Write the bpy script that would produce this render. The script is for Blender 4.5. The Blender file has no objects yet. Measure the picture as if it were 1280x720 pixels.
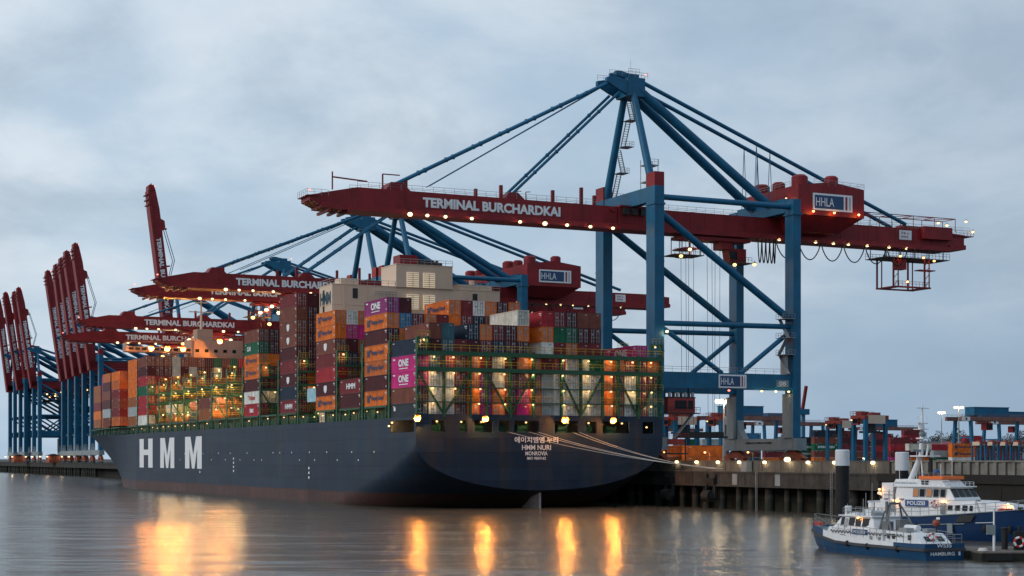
import bpy, math, random
from mathutils import Vector, Matrix
from mathutils.bvhtree import BVHTree
RND = random.Random(11)
sc = bpy.context.scene
col = sc.collection
PI = math.pi
# ---------------------------------------------------------------- frames
TH = math.atan(.4745)                       # the quay and the ship run 25 degrees left of the view
SN, CS = math.sin(TH), math.cos(TH)
PX, PZ = -17.16, 293.3                      # port end of the ship's transom
EYE = 9.3
QZ = 6.9                                    # quay top above water
QB = 57.3                                   # waterside crane rail, metres to starboard of the port side
def W(a, b, z=0.0):                         # along the ship, across it, up -> world
    return Vector((PX - SN*a + CS*b, PZ + CS*a + SN*b, z))
# ---------------------------------------------------------------- materials
MATS = {}
def paint(name, rgb, rough=.55, var=.16, scale=.6, metal=0.0, streak=.0, bump=.0, spec=.4, tide=False):
    if name in MATS: return MATS[name]
    m = bpy.data.materials.new(name); m.use_nodes = True
    nt = m.node_tree; b = nt.nodes['Principled BSDF']
    b.inputs['Roughness'].default_value = rough
    b.inputs['Metallic'].default_value = metal
    b.inputs['Specular IOR Level'].default_value = spec
    tc = nt.nodes.new('ShaderNodeTexCoord')
    oi = nt.nodes.new('ShaderNodeObjectInfo')
    ad = nt.nodes.new('ShaderNodeVectorMath'); ad.operation = 'ADD'
    sc_ = nt.nodes.new('ShaderNodeVectorMath'); sc_.operation = 'SCALE'; sc_.inputs['Scale'].default_value = 37.0
    cb = nt.nodes.new('ShaderNodeCombineXYZ')
    for k in range(3): nt.links.new(oi.outputs['Random'], cb.inputs[k])
    nt.links.new(cb.outputs[0], sc_.inputs[0])
    nt.links.new(tc.outputs['Object'], ad.inputs[0]); nt.links.new(sc_.outputs[0], ad.inputs[1])
    n = nt.nodes.new('ShaderNodeTexNoise'); n.inputs['Scale'].default_value = scale
    n.inputs['Detail'].default_value = 6; n.inputs['Roughness'].default_value = .65
    nt.links.new(ad.outputs[0], n.inputs['Vector'])
    mx = nt.nodes.new('ShaderNodeMix'); mx.data_type = 'RGBA'
    mr = nt.nodes.new('ShaderNodeMapRange'); mr.inputs[1].default_value = .3; mr.inputs[2].default_value = .7
    nt.links.new(n.outputs['Fac'], mr.inputs[0]); nt.links.new(mr.outputs[0], mx.inputs['Factor'])
    lo = tuple(c*(1-var) for c in rgb); hi = tuple(min(1, c*(1+var)) for c in rgb)
    mx.inputs['A'].default_value = (*lo, 1); mx.inputs['B'].default_value = (*hi, 1)
    out = mx.outputs['Result']
    if streak > 0:                          # run-off streaks down the face
        mp = nt.nodes.new('ShaderNodeMapping'); mp.inputs['Scale'].default_value = (1.3, 1.3, .09)
        nt.links.new(ad.outputs[0], mp.inputs['Vector'])
        n2 = nt.nodes.new('ShaderNodeTexNoise'); n2.inputs['Scale'].default_value = 1.0; n2.inputs['Detail'].default_value = 5
        nt.links.new(mp.outputs[0], n2.inputs['Vector'])
        r2 = nt.nodes.new('ShaderNodeMapRange'); r2.inputs[1].default_value = .52; r2.inputs[2].default_value = .72; r2.inputs[4].default_value = streak
        nt.links.new(n2.outputs['Fac'], r2.inputs[0])
        m2 = nt.nodes.new('ShaderNodeMix'); m2.data_type = 'RGBA'
        nt.links.new(r2.outputs[0], m2.inputs['Factor']); nt.links.new(out, m2.inputs['A'])
        m2.inputs['B'].default_value = (rgb[0]*.32+.014, rgb[1]*.30+.008, rgb[2]*.28+.005, 1); out = m2.outputs['Result']
    if tide:                                # weed and slime up to the high-water line
        sp = nt.nodes.new('ShaderNodeSeparateXYZ'); nt.links.new(tc.outputs['Object'], sp.inputs[0])
        ma = nt.nodes.new('ShaderNodeMath'); ma.operation = 'MULTIPLY_ADD'; ma.inputs[1].default_value = -2.2
        nt.links.new(n.outputs['Fac'], ma.inputs[0]); nt.links.new(sp.outputs['Z'], ma.inputs[2])
        for lo_, hi_, c_ in ((1.9, 1.0, (.055, .052, .045, 1)), (1.3, .6, (.010, .014, .007, 1))):
            r3 = nt.nodes.new('ShaderNodeMapRange'); r3.inputs[1].default_value = lo_; r3.inputs[2].default_value = hi_; r3.inputs[4].default_value = .8; nt.links.new(ma.outputs[0], r3.inputs[0])
            m3 = nt.nodes.new('ShaderNodeMix'); m3.data_type = 'RGBA'; nt.links.new(r3.outputs[0], m3.inputs['Factor']); nt.links.new(out, m3.inputs['A']); m3.inputs['B'].default_value = c_; out = m3.outputs['Result']
    nt.links.new(out, b.inputs['Base Color'])
    rr = nt.nodes.new('ShaderNodeMapRange'); rr.inputs[3].default_value = max(.05, rough-.12); rr.inputs[4].default_value = min(1, rough+.15)
    nt.links.new(n.outputs['Fac'], rr.inputs[0]); nt.links.new(rr.outputs[0], b.inputs['Roughness'])
    if bump > 0:
        bn = nt.nodes.new('ShaderNodeTexNoise'); bn.inputs['Scale'].default_value = scale*4; bn.inputs['Detail'].default_value = 4
        nt.links.new(ad.outputs[0], bn.inputs['Vector'])
        bp = nt.nodes.new('ShaderNodeBump'); bp.inputs['Strength'].default_value = bump; bp.inputs['Distance'].default_value = .2
        nt.links.new(bn.outputs['Fac'], bp.inputs['Height']); nt.links.new(bp.outputs[0], b.inputs['Normal'])
    MATS[name] = m
    return m
def glow(name, rgb, strength, base=.8):
    if name in MATS: return MATS[name]
    m = bpy.data.materials.new(name); m.use_nodes = True
    b = m.node_tree.nodes['Principled BSDF']
    b.inputs['Base Color'].default_value = (base, base, base, 1)
    b.inputs['Emission Color'].default_value = (*rgb, 1); b.inputs['Emission Strength'].default_value = strength
    try: m.cycles.emission_sampling = 'NONE'
    except Exception: pass
    MATS[name] = m
    return m
BLUE = paint('crane_blue', (.006, .105, .205), .45, .22, .25, streak=.35, spec=.3)
RED = paint('crane_red', (.215, .016, .020), .5, .26, .3, streak=.4, spec=.25)
GREYP = paint('sill_grey', (.20, .235, .25), .5, .14, .4, streak=.25)
GALV = paint('galvanised', (.30, .31, .32), .45, .12, 2, metal=.4)
DARK = paint('dark_steel', (.025, .026, .028), .55, .2, 1)
BLACK = paint('black_rubber', (.012, .012, .012), .7, .2, 1)
GLOWTINT = paint('reflector_glow_tint', (.75, .34, .06), .4, .05, 2)  # orange lamp glow painted into the reflector colour
WHITE = paint('white_paint', (.72, .73, .74), .45, .06, .8, streak=.08)
LETTER = paint('white_lettering', (.74, .75, .76), .55, .05, .8)
CREAM = paint('cream_paint', (.64, .48, .36), .5, .06, .3, streak=.06)
GREEN = paint('lashing_green', (.024, .088, .046), .5, .18, .8, streak=.12, spec=.25)
RUST = paint('rusty_red', (.24, .06, .03), .6, .3, .9)
SIGNBLUE = paint('sign_blue', (.02, .06, .15), .5, .06, 1)
SIGNRED = paint('sign_red', (.25, .015, .02), .5, .06, 1)
CONC = paint('concrete', (.050, .048, .044), .9, .38, .35, streak=.7, bump=.3, spec=.2)
PANEL = paint('pale_concrete', (.105, .099, .087), .85, .25, .4, streak=.5, bump=.3, spec=.2)
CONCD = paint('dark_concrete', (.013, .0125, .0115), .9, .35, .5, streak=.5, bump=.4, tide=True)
BUTT = paint('buttress_concrete', (.19, .18, .16), .85, .3, .4, streak=.5, bump=.3, spec=.2)
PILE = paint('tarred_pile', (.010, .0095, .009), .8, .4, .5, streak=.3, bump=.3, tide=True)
TIMBER = paint('weathered_timber', (.12, .10, .085), .85, .3, 1.5, bump=.4)
GLASS = paint('dark_glass', (.010, .012, .015), .12, .1, 1, spec=.18)
ROPE = paint('pale_rope', (.6, .58, .54), .8, .1, 2)
YELLOW = paint('safety_yellow', (.45, .30, .03), .5, .15, 1)
LIFERED = paint('signal_red', (.5, .04, .03), .5, .1, 2)
LIFEORANGE = paint('signal_orange', (.75, .16, .03), .5, .08, 2)
POLBLUE = paint('police_blue', (.004, .052, .130), .4, .16, .5, spec=.35, streak=.12)
POLNAVY = paint('police_navy', (.005, .032, .100), .4, .16, .5, spec=.35, streak=.10)
PANELBLUE = paint('panel_blue', (.02, .07, .21), .45, .06, 1)
WARMC, SODC, COOLC, REDC = (1, .60, .24), (1, .34, .055), (1, .74, .42), (1, .06, .03)
BULB = {'warm': glow('lit_lamp_warm', (1, .62, .22), 2.4), 'sodium': glow('lit_lamp_sodium', (1, .52, .15), 3.4),
        'cool': glow('lit_lamp_cool', (1, .74, .36), 2.6), 'red': glow('lit_lamp_red', (1, .16, .10), 2.5)}
LCOL = {'warm': WARMC, 'sodium': SODC, 'cool': COOLC, 'red': REDC}
# ---------------------------------------------------------------- mesh builder
class MB:
    def __init__(s): s.v = []; s.f = []; s.m = []; s.sm = []
    def add(s, vs, fs, m=0, smooth=False):
        n = len(s.v); s.v += [tuple(v) for v in vs]
        for f in fs:
            s.f.append(tuple(i+n for i in f)); s.m.append(m); s.sm.append(smooth)
    def box(s, x0, x1, y0, y1, z0, z1, m=0):
        s.hexa([(x0,y0,z0),(x1,y0,z0),(x1,y1,z0),(x0,y1,z0),(x0,y0,z1),(x1,y0,z1),(x1,y1,z1),(x0,y1,z1)], m)
    def hexa(s, v, m=0):
        s.add(v, [(3,2,1,0),(4,5,6,7),(0,1,5,4),(1,2,6,5),(2,3,7,6),(3,0,4,7)], m)
    def cbox(s, c, d, m=0):
        s.box(c[0]-d[0]/2, c[0]+d[0]/2, c[1]-d[1]/2, c[1]+d[1]/2, c[2]-d[2]/2, c[2]+d[2]/2, m)
    def bar(s, p, q, w, h=None, up=(0,0,1), m=0, w2=None, h2=None):
        p, q = Vector(p), Vector(q); d = (q-p).normalized(); h = h or w; w2 = w2 or w; h2 = h2 or h
        u = Vector(up)
        if abs(d.dot(u)) > .98: u = Vector((1,0,0))
        x = d.cross(u).normalized(); u = x.cross(d).normalized()
        r = lambda o, ww, hh: [o-x*ww/2-u*hh/2, o+x*ww/2-u*hh/2, o+x*ww/2+u*hh/2, o-x*ww/2+u*hh/2]
        s.add(r(p,w,h)+r(q,w2,h2), [(3,2,1,0),(4,5,6,7),(0,1,5,4),(1,2,6,5),(2,3,7,6),(3,0,4,7)], m)
    def tube(s, p, q, r, n=8, m=0, r2=None, cap=True):
        p, q = Vector(p), Vector(q); d = (q-p).normalized(); r2 = r if r2 is None else r2
        u = Vector((0,0,1)) if abs(d.z) < .95 else Vector((1,0,0))
        x = d.cross(u).normalized(); y = d.cross(x)
        vs = [o + (x*math.cos(2*PI*k/n) + y*math.sin(2*PI*k/n))*rr for o, rr in ((p,r),(q,r2)) for k in range(n)]
        s.add(vs, [(k,(k+1)%n,n+(k+1)%n,n+k) for k in range(n)], m, n > 5)
        if cap: s.add(vs, [tuple(range(n)), tuple(range(2*n-1, n-1, -1))], m)
    def path(s, pts, r, n=5, m=0):
        for a, b in zip(pts, pts[1:]): s.tube(a, b, r, n, m, cap=False)
    def loft(s, rings, m=0, smooth=False, closed=True, caps=True):
        k = len(rings[0]); vs = [p for r in rings for p in r]; fs = []
        for i in range(len(rings)-1):
            for j in range(k if closed else k-1):
                fs.append((i*k+j, i*k+(j+1)%k, (i+1)*k+(j+1)%k, (i+1)*k+j))
        s.add(vs, fs, m, smooth)
        if caps and closed: s.add(vs, [tuple(range(k-1,-1,-1)), tuple(range((len(rings)-1)*k, len(rings)*k))], m)
    def prism_y(s, poly, y0, y1, m=0):      # (x, z) outline extruded along y
        s.loft([[(x,y0,z) for x, z in poly], [(x,y1,z) for x, z in poly]], m)
    def prism_x(s, poly, x0, x1, m=0):      # (y, z) outline extruded along x
        s.loft([[(x0,y,z) for y, z in poly], [(x1,y,z) for y, z in poly]], m)
    def ball(s, c, r, m=0, n=8, k=5, sz=1):
        rings = []
        for i in range(1, k):
            t = PI*i/k; rings.append([(c[0]+r*math.sin(t)*math.cos(2*PI*j/n), c[1]+r*math.sin(t)*math.sin(2*PI*j/n), c[2]+r*sz*math.cos(t)) for j in range(n)])
        s.loft(rings, m, True)
    def rail(s, p, q, h=1.1, step=2.0, r=.035, m=0, n=3):
        p, q = Vector(p), Vector(q); L = (q-p).length; k = max(1, int(round(L/step))); z = Vector((0,0,h))
        s.tube(p+z, q+z, r, n, m, cap=False); s.tube(p+z*.55, q+z*.55, r*.8, n, m, cap=False)
        for i in range(k+1): o = p.lerp(q, i/k); s.tube(o, o+z, r, n, m, cap=False)
    def txt(s, string, origin, xd, ud, cap, width=None, m=0, bold=.02, center=False):
        vs, fs, w, h = textdata(string, bold)
        sy = cap/h; sx = sy if width is None else width/w
        o, xd, ud = Vector(origin), Vector(xd), Vector(ud)
        if center: o = o - xd*(w*sx/2)
        s.add([o + xd*(x*sx) + ud*(y*sy) for x, y in vs], fs, m)
    def build(s, name, mats, parent=None, loc=None):
        me = bpy.data.meshes.new(name); me.from_pydata(s.v, [], s.f)
        for mt in (mats if isinstance(mats, (list, tuple)) else [mats]): me.materials.append(mt)
        me.polygons.foreach_set('material_index', s.m); me.polygons.foreach_set('use_smooth', s.sm)
        me.update()
        return link(name, me, parent, loc)
def link(name, me, parent=None, loc=None):
    o = bpy.data.objects.new(name, me); col.objects.link(o)
    if parent is not None: o.parent = parent
    if loc is not None: o.location = loc
    return o
TXT = {}
def textdata(string, bold):
    key = (string, bold)
    if key in TXT: return TXT[key]
    cu = bpy.data.curves.new('lettering_source', 'FONT'); cu.body = string; cu.size = 1; cu.offset = bold; cu.resolution_u = 3; cu.fill_mode = 'FRONT'
    ob = bpy.data.objects.new('lettering_source', cu); col.objects.link(ob)
    dg = bpy.context.evaluated_depsgraph_get(); dg.update()
    me = bpy.data.meshes.new_from_object(ob.evaluated_get(dg))
    vs = [(v.co.x, v.co.y) for v in me.vertices]; fs = [tuple(p.vertices) for p in me.polygons]
    bpy.data.objects.remove(ob); bpy.data.curves.remove(cu); bpy.data.meshes.remove(me)
    x0 = min(v[0] for v in vs); y0 = min(v[1] for v in vs); x1 = max(v[0] for v in vs); y1 = max(v[1] for v in vs)
    TXT[key] = ([(x-x0, y-y0) for x, y in vs], fs, x1-x0, y1-y0)
    return TXT[key]
def tag(o, label=None, cat=None, group=None, kind=None):
    if label: o['label'] = label
    if cat: o['category'] = cat
    if group: o['group'] = group
    if kind: o['kind'] = kind
    return o
def thing(name, label, cat, loc=(0,0,0), rz=0, group=None):
    o = bpy.data.objects.new(name, None); col.objects.link(o)
    o.location = loc; o.rotation_euler = (0, 0, rz); o.empty_display_size = .5
    return tag(o, label, cat, group)
def kids(o): return [c for c in col.objects if c.parent is o]
def copy_tree(o, parent=None, table=None):
    if table is None:
        table = {}
        for c in col.objects:
            if c.parent: table.setdefault(c.parent.name, []).append(c)
    c = o.copy(); col.objects.link(c); c.parent = parent
    for ch in table.get(o.name, []): copy_tree(ch, c, table)
    return c
LAMPM, LIGHTS = {}, {}
def lamp(parent, p, r=.28, kind='warm', power=0, name='work_lamp', hood=True, aim=None):
    key = (r, kind, hood)
    if key not in LAMPM:
        m = MB(); m.ball((0,0,0), r, 0, 8, 6, .8)
        if hood: m.tube((0,0,r*.7), (0,0,r*1.25), r*1.15, 8, 1, r2=r*.5); m.tube((0,0,r*1.25), (0,0,r*2.2), r*.12, 5, 1)
        o = m.build(name, [BULB[kind], DARK]); LAMPM[key] = o.data; bpy.data.objects.remove(o)
    o = link(name, LAMPM[key], parent, p)
    if power:
        k2 = (power, kind, r, aim is None)
        if k2 not in LIGHTS:
            l = bpy.data.lights.new('lamp_light', 'POINT' if aim is None else 'SPOT'); l.energy = power; l.color = LCOL[kind]; l.shadow_soft_size = r*1.1; LIGHTS[k2] = l
            if aim is not None: l.spot_size = math.radians(150); l.spot_blend = .5
        lo = bpy.data.objects.new('lamp_light', LIGHTS[k2]); col.objects.link(lo); lo.parent = o; lo.location = (0, 0, -r*.3)
        if aim is not None: lo.rotation_euler = Vector(aim).to_track_quat('-Z', 'Y').to_euler()
    return o
def floodlight(parent, p, r, aim, power, kind='sodium'):
    o = lamp(parent, p, r*.5, kind, power, 'floodlight', False)
    z = Vector(aim).normalized(); x = z.orthogonal().normalized(); y = z.cross(x); m = MB()
    ring = lambda rr, d: [z*d+(x*math.cos(2*PI*k/14)+y*math.sin(2*PI*k/14))*rr for k in range(14)]
    m.loft([ring(r*.25, -r*.75), ring(r*.75, -r*.4), ring(r, r*.1), ring(r*1.03, r*.1), ring(r*.8, -r*.45), ring(r*.3, -r*.85)], 0, True)
    m.tube(z*-r*.8, z*-r*.8+Vector((0,0,-r*1.6)), r*.1, 6, 1)
    m.build('reflector', [GLOWTINT, DARK], o)  # dish added around the bulb as its glowing rim, tinted like the glow
    return o
# ---------------------------------------------------------------- camera
cam = bpy.data.cameras.new('camera'); co = bpy.data.objects.new('camera', cam); col.objects.link(co)
co.location = (0, 0, EYE); co.rotation_euler = (PI/2, 0, 0)
cam.sensor_width = 36; cam.lens = 36*2050/1280; cam.shift_y = 213/1280; cam.clip_start = 1; cam.clip_end = 30000
sc.camera = co
# ---------------------------------------------------------------- sky and sun
def build_world():
    w = bpy.data.worlds.new('World'); sc.world = w; w.use_nodes = True; nt = w.node_tree
    bg = nt.nodes['Background']; bg.inputs['Strength'].default_value = .1
    N = nt.nodes.new; L = nt.links.new
    sky = N('ShaderNodeTexSky'); sky.sky_type = 'NISHITA'; sky.sun_disc = False
    sky.sun_elevation = math.radians(9); sky.sun_rotation = math.radians(-70); sky.air_density = 1.2; sky.dust_density = 2; sky.ozone_density = 2.5
    tc = N('ShaderNodeTexCoord'); sp = N('ShaderNodeSeparateXYZ'); L(tc.outputs['Generated'], sp.inputs[0])
    def mth(op, a, b=None):
        n = N('ShaderNodeMath'); n.operation = op
        for k, v in enumerate((a, b)):
            if v is None: continue
            if isinstance(v, (int, float)): n.inputs[k].default_value = v
            else: L(v, n.inputs[k])
        return n.outputs[0]
    zz = mth('ADD', mth('MAXIMUM', sp.outputs['Z'], 0), .34)
    cx = N('ShaderNodeCombineXYZ'); L(mth('DIVIDE', sp.outputs['X'], zz), cx.inputs[0]); L(mth('DIVIDE', sp.outputs['Y'], zz), cx.inputs[1])
    def noise(scale, detail, rough, off, stretch=(1, 1, 1)):
        mp = N('ShaderNodeMapping'); mp.inputs['Location'].default_value = off; mp.inputs['Scale'].default_value = stretch; L(cx.outputs[0], mp.inputs['Vector'])
        n = N('ShaderNodeTexNoise'); n.inputs['Scale'].default_value = scale; n.inputs['Detail'].default_value = detail; n.inputs['Roughness'].default_value = rough
        n.inputs['Distortion'].default_value = .25
        L(mp.outputs[0], n.inputs['Vector']); return n.outputs['Fac']
    def rng(v, a, b, c=0, d=1):
        n = N('ShaderNodeMapRange'); n.interpolation_type = 'SMOOTHSTEP'; n.inputs[1].default_value = a; n.inputs[2].default_value = b; n.inputs[3].default_value = c; n.inputs[4].default_value = d
        L(v, n.inputs[0]); return n.outputs[0]
    def mix(f, a, b):
        n = N('ShaderNodeMix'); n.data_type = 'RGBA'
        if isinstance(f, (int, float)): n.inputs['Factor'].default_value = f
        else: L(f, n.inputs['Factor'])
        for nm, v in (('A', a), ('B', b)):
            if isinstance(v, tuple): n.inputs[nm].default_value = (*v, 1)
            else: L(v, n.inputs[nm])
        return n.outputs['Result']
    k = 14.5
    blue = tuple(k*c for c in (.34, .44, .545)); pale = tuple(k*c for c in (.52, .58, .645)); slate = tuple(k*c for c in (.27, .345, .43))
    f1 = rng(noise(2.3, 8, .56, (3.1, .4, 0)), .36, .64)
    f2 = rng(noise(3.6, 9, .58, (7.7, 2.2, 0), (1, .9, 1)), .42, .68)
    c = mix(f1, blue, pale)
    c = mix(mth('MULTIPLY', f2, .62), c, slate)
    # the cloud deck is thinner towards the west (left) and thicker in the east (right)
    east = rng(sp.outputs['X'], -.22, .5, 0, .55)
    c = mix(east, c, tuple(k*x for x in (.21, .285, .38)))
    low = rng(sp.outputs['Z'], 0, .11, .6, 0)
    dusk = mth('MULTIPLY', rng(sp.outputs['X'], -.05, .4), rng(sp.outputs['Z'], .13, .02))
    c = mix(low, c, tuple(k*x for x in (.29, .41, .54)))
    c = mix(mth('MULTIPLY', dusk, .55), c, tuple(k*x for x in (.17, .25, .35)))
    c = mix(.88, sky.outputs['Color'], c)
    L(c, bg.inputs['Color'])
build_world()
sun = bpy.data.lights.new('sun', 'SUN'); sun.energy = 1.2; sun.angle = math.radians(25); sun.color = (1, .95, .9)
so = bpy.data.objects.new('sun', sun); col.objects.link(so)
so.rotation_euler = Vector((.80, .30, -.45)).to_track_quat('-Z', 'Y').to_euler()
sc.view_settings.view_transform = 'Standard'; sc.view_settings.look = 'None'; sc.view_settings.exposure = 0.0; sc.view_settings.gamma = 1
# ---------------------------------------------------------------- water and ground
def build_setting():
    m = bpy.data.materials.new('river_water'); m.use_nodes = True; nt = m.node_tree; b = nt.nodes['Principled BSDF']
    b.inputs['Base Color'].default_value = (.078, .070, .056, 1); b.inputs['Roughness'].default_value = .215; b.inputs['IOR'].default_value = 1.33
    tc = nt.nodes.new('ShaderNodeTexCoord'); prev = None
    for scale, strength, dist, st in ((.045, 1.0, 1.6, (.45, 1, 1)), (.15, .9, .75, (.35, 1, 1)), (.9, .5, .22, (.45, 1, 1))):
        mp = nt.nodes.new('ShaderNodeMapping'); mp.inputs['Scale'].default_value = st; nt.links.new(tc.outputs['Object'], mp.inputs['Vector'])
        n = nt.nodes.new('ShaderNodeTexNoise'); n.inputs['Scale'].default_value = scale; n.inputs['Detail'].default_value = 4
        nt.links.new(mp.outputs[0], n.inputs['Vector'])
        bp = nt.nodes.new('ShaderNodeBump'); bp.inputs['Strength'].default_value = strength; bp.inputs['Distance'].default_value = dist
        nt.links.new(n.outputs['Fac'], bp.inputs['Height'])
        if prev: nt.links.new(prev.outputs[0], bp.inputs['Normal'])
        prev = bp
    nt.links.new(prev.outputs[0], b.inputs['Normal'])
    q = MB(); q.add([(-6000,-300,0),(6000,-300,0),(6000,9000,0),(-6000,9000,0)], [(0,1,2,3)])
    tag(q.build('water', m), 'calm grey harbour water with orange lamp reflections in front of the ship', kind='structure')
    ASPH = paint('yard_asphalt', (.055, .055, .056), .85, .25, .05, bump=.1)
    q = MB()
    pts = [W(-700, 56.2), W(4500, 56.2), W(4500, 4000), W(-700, 3000)]
    q.add([(p.x, p.y, QZ-.01) for p in pts], [(0,1,2,3)])
    tag(q.build('ground', ASPH), 'dark asphalt of the container terminal behind the quay', kind='structure')
build_setting()
# ---------------------------------------------------------------- quay
def build_quay():
    q = thing('quay_wall', 'long concrete quay on dark piles running behind the ship', 'quay', (PX, PZ, 0), TH)
    c = MB(); c.box(54, 56.2, -62, 1000, 4.3, QZ); c.box(53.85, 54, -62, 1000, 6.55, QZ-.05); c.box(53.7, 53.99, -62, 60, 4.15, 4.45)
    for a in range(-60, 40, 9): c.box(53.93, 54.0, a, a+.25, 4.46, 6.5, 1)
    for a in (-21.5, -35): c.box(53.9, 54.0, a, a+1.6, 4.5, 6.5, 2)
    c.build('cap_beam', [CONC, DARK, GREYP], q)
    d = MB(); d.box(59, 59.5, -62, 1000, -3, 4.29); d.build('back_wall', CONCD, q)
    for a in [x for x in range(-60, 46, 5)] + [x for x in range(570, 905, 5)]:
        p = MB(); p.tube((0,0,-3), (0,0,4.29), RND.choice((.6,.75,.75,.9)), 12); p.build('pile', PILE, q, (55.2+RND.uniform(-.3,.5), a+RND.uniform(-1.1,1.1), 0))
    for a in (-13, 2, 30):
        f = MB(); f.tube((53.2,a-1.2,2.3), (53.2,a+1.2,2.3), 1.1, 12); f.tube((53.2,a-1.3,2.3), (53.2,a+1.3,2.3), .45, 8, 1)
        for s in (-1, 1): f.tube((53.2,a+s*1.2,2.3), (53.9,a+s*1.4,6.4), .08, 5, 1); f.box(53.5,54.0,a+s*1.4-.2,a+s*1.4+.2,2,6.3,1)
        f.box(53.3, 54.0, a-1.6, a+1.6, 4.5, 5.7, 0)
        f.build('fender', [BLACK, DARK], q)
    for a in (-28, -50):
        l = MB()
        for s in (-.25, .25): l.tube((53.7,a+s,0), (53.7,a+s,6.9), .04, 5)
        for k in range(20): l.tube((53.7,a-.25,.2+k*.33), (53.7,a+.25,.2+k*.33), .03, 4)
        l.build('ladder', GALV, q)
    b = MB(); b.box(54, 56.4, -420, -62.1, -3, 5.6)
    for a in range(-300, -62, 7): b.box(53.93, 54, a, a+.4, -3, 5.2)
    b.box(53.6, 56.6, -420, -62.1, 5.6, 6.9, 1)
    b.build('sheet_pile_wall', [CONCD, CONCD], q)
    w = thing('flood_wall', 'low pale concrete flood wall along the quay edge with small lamps on top', 'wall', (PX, PZ, 0), TH)
    p = MB(); p.box(56.25, 56.65, -62, 46, QZ, 8.75); p.box(56.15, 56.75, -62, 46, 8.75, 8.9)
    for a in range(-62, 46, 6): p.box(56.2, 56.26, a, a+.12, QZ, 8.7, 1)
    p.build('wall_panel', [PANEL, DARK], w)
    r = MB(); r.box(56.5, 56.9, -420, -62.1, QZ, 8.75); r.box(56.2, 57, -420, -62.1, 8.75, 9.0)
    a = -63.0
    while a > -230: r.box(56.15, 56.5, a-.7, a, QZ, 8.7); a -= 1.9
    r.build('buttress_panel', BUTT, w)
    for a in (3.0, -4.3, -11.8, -19.0, -27.2, -40.3, -47.8, -58.0, -65.6): lamp(w, (56.0, a, 8.6), .40, 'cool', 330, 'wall_lamp')
    lamp(w, (55.7, -34.6, 9.1), .6, 'cool', 600, 'wall_lamp')
    cab = MB(); cab.box(-.55,.55,-.9,.9,0,1.75); cab.box(-.6,.6,-.95,.95,1.75,1.85)
    c = cab.build('electric_cabinet', GREYP, None, W(-22.3, 55.4, QZ)); c.rotation_euler.z = TH
    tag(c, 'pale grey electric cabinet standing on the quay in front of the flood wall', 'cabinet')
build_quay()
# ---------------------------------------------------------------- ship
BEAM, HB = 51.0, 25.5
DECK = 16.8
def half_deck(a):
    if a <= 270: return HB
    t = min(1, (a-270)/96.0); return HB*max(0, 1-t**2.2)**.75
def half_water(a):
    if a <= 225: return HB
    t = min(1, (a-225)/129.0); return HB*(1-t**1.4)
def sheer(a): return DECK + (0 if a < 250 else .9*min(1, (a-250)/90))
NU = 16
def section(a):                             # (half breadth, z) from the deck down to below the water
    top = sheer(a); out = []
    for z in (top, 16.25, 14.05, 12.0): out.append((a, z))
    rows = []
    if a < 62:
        t = a/62.0
        zs = 12 - 15*t**.8; zk = 3.4 - 2.0*min(1, a/6) - 14*max(0, (a-6)/56)**.7
        hs = [(HB, z) for _, z in out]
        for k in range(NU+1):
            u = k/NU; ang = u*PI/2
            hs.append((HB*math.cos(ang)**.95, zs-(zs-zk)*math.sin(ang)**.98))
        return hs
    hd, hw = half_deck(a), half_water(a)
    def at(z):
        t = max(0, min(1, z/top)); return hw+(hd-hw)*t**1.45
    hs = [(at(z), z) for _, z in out]
    for k in range(1, NU+1): z = 12-15.0*k/NU; hs.append((at(z), z))
    return hs
OPEN_SIDE = [(1.0, 13.0)]
OPEN_STERN = [(3.0, 5.8), (8.5, 10.1), (11.4, 15.2), (16.3, 18.7), (19.4, 24.6), (27.8, 32.8), (34.3, 36.7), (37.9, 43.8), (46.6, 49.2)]
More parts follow.
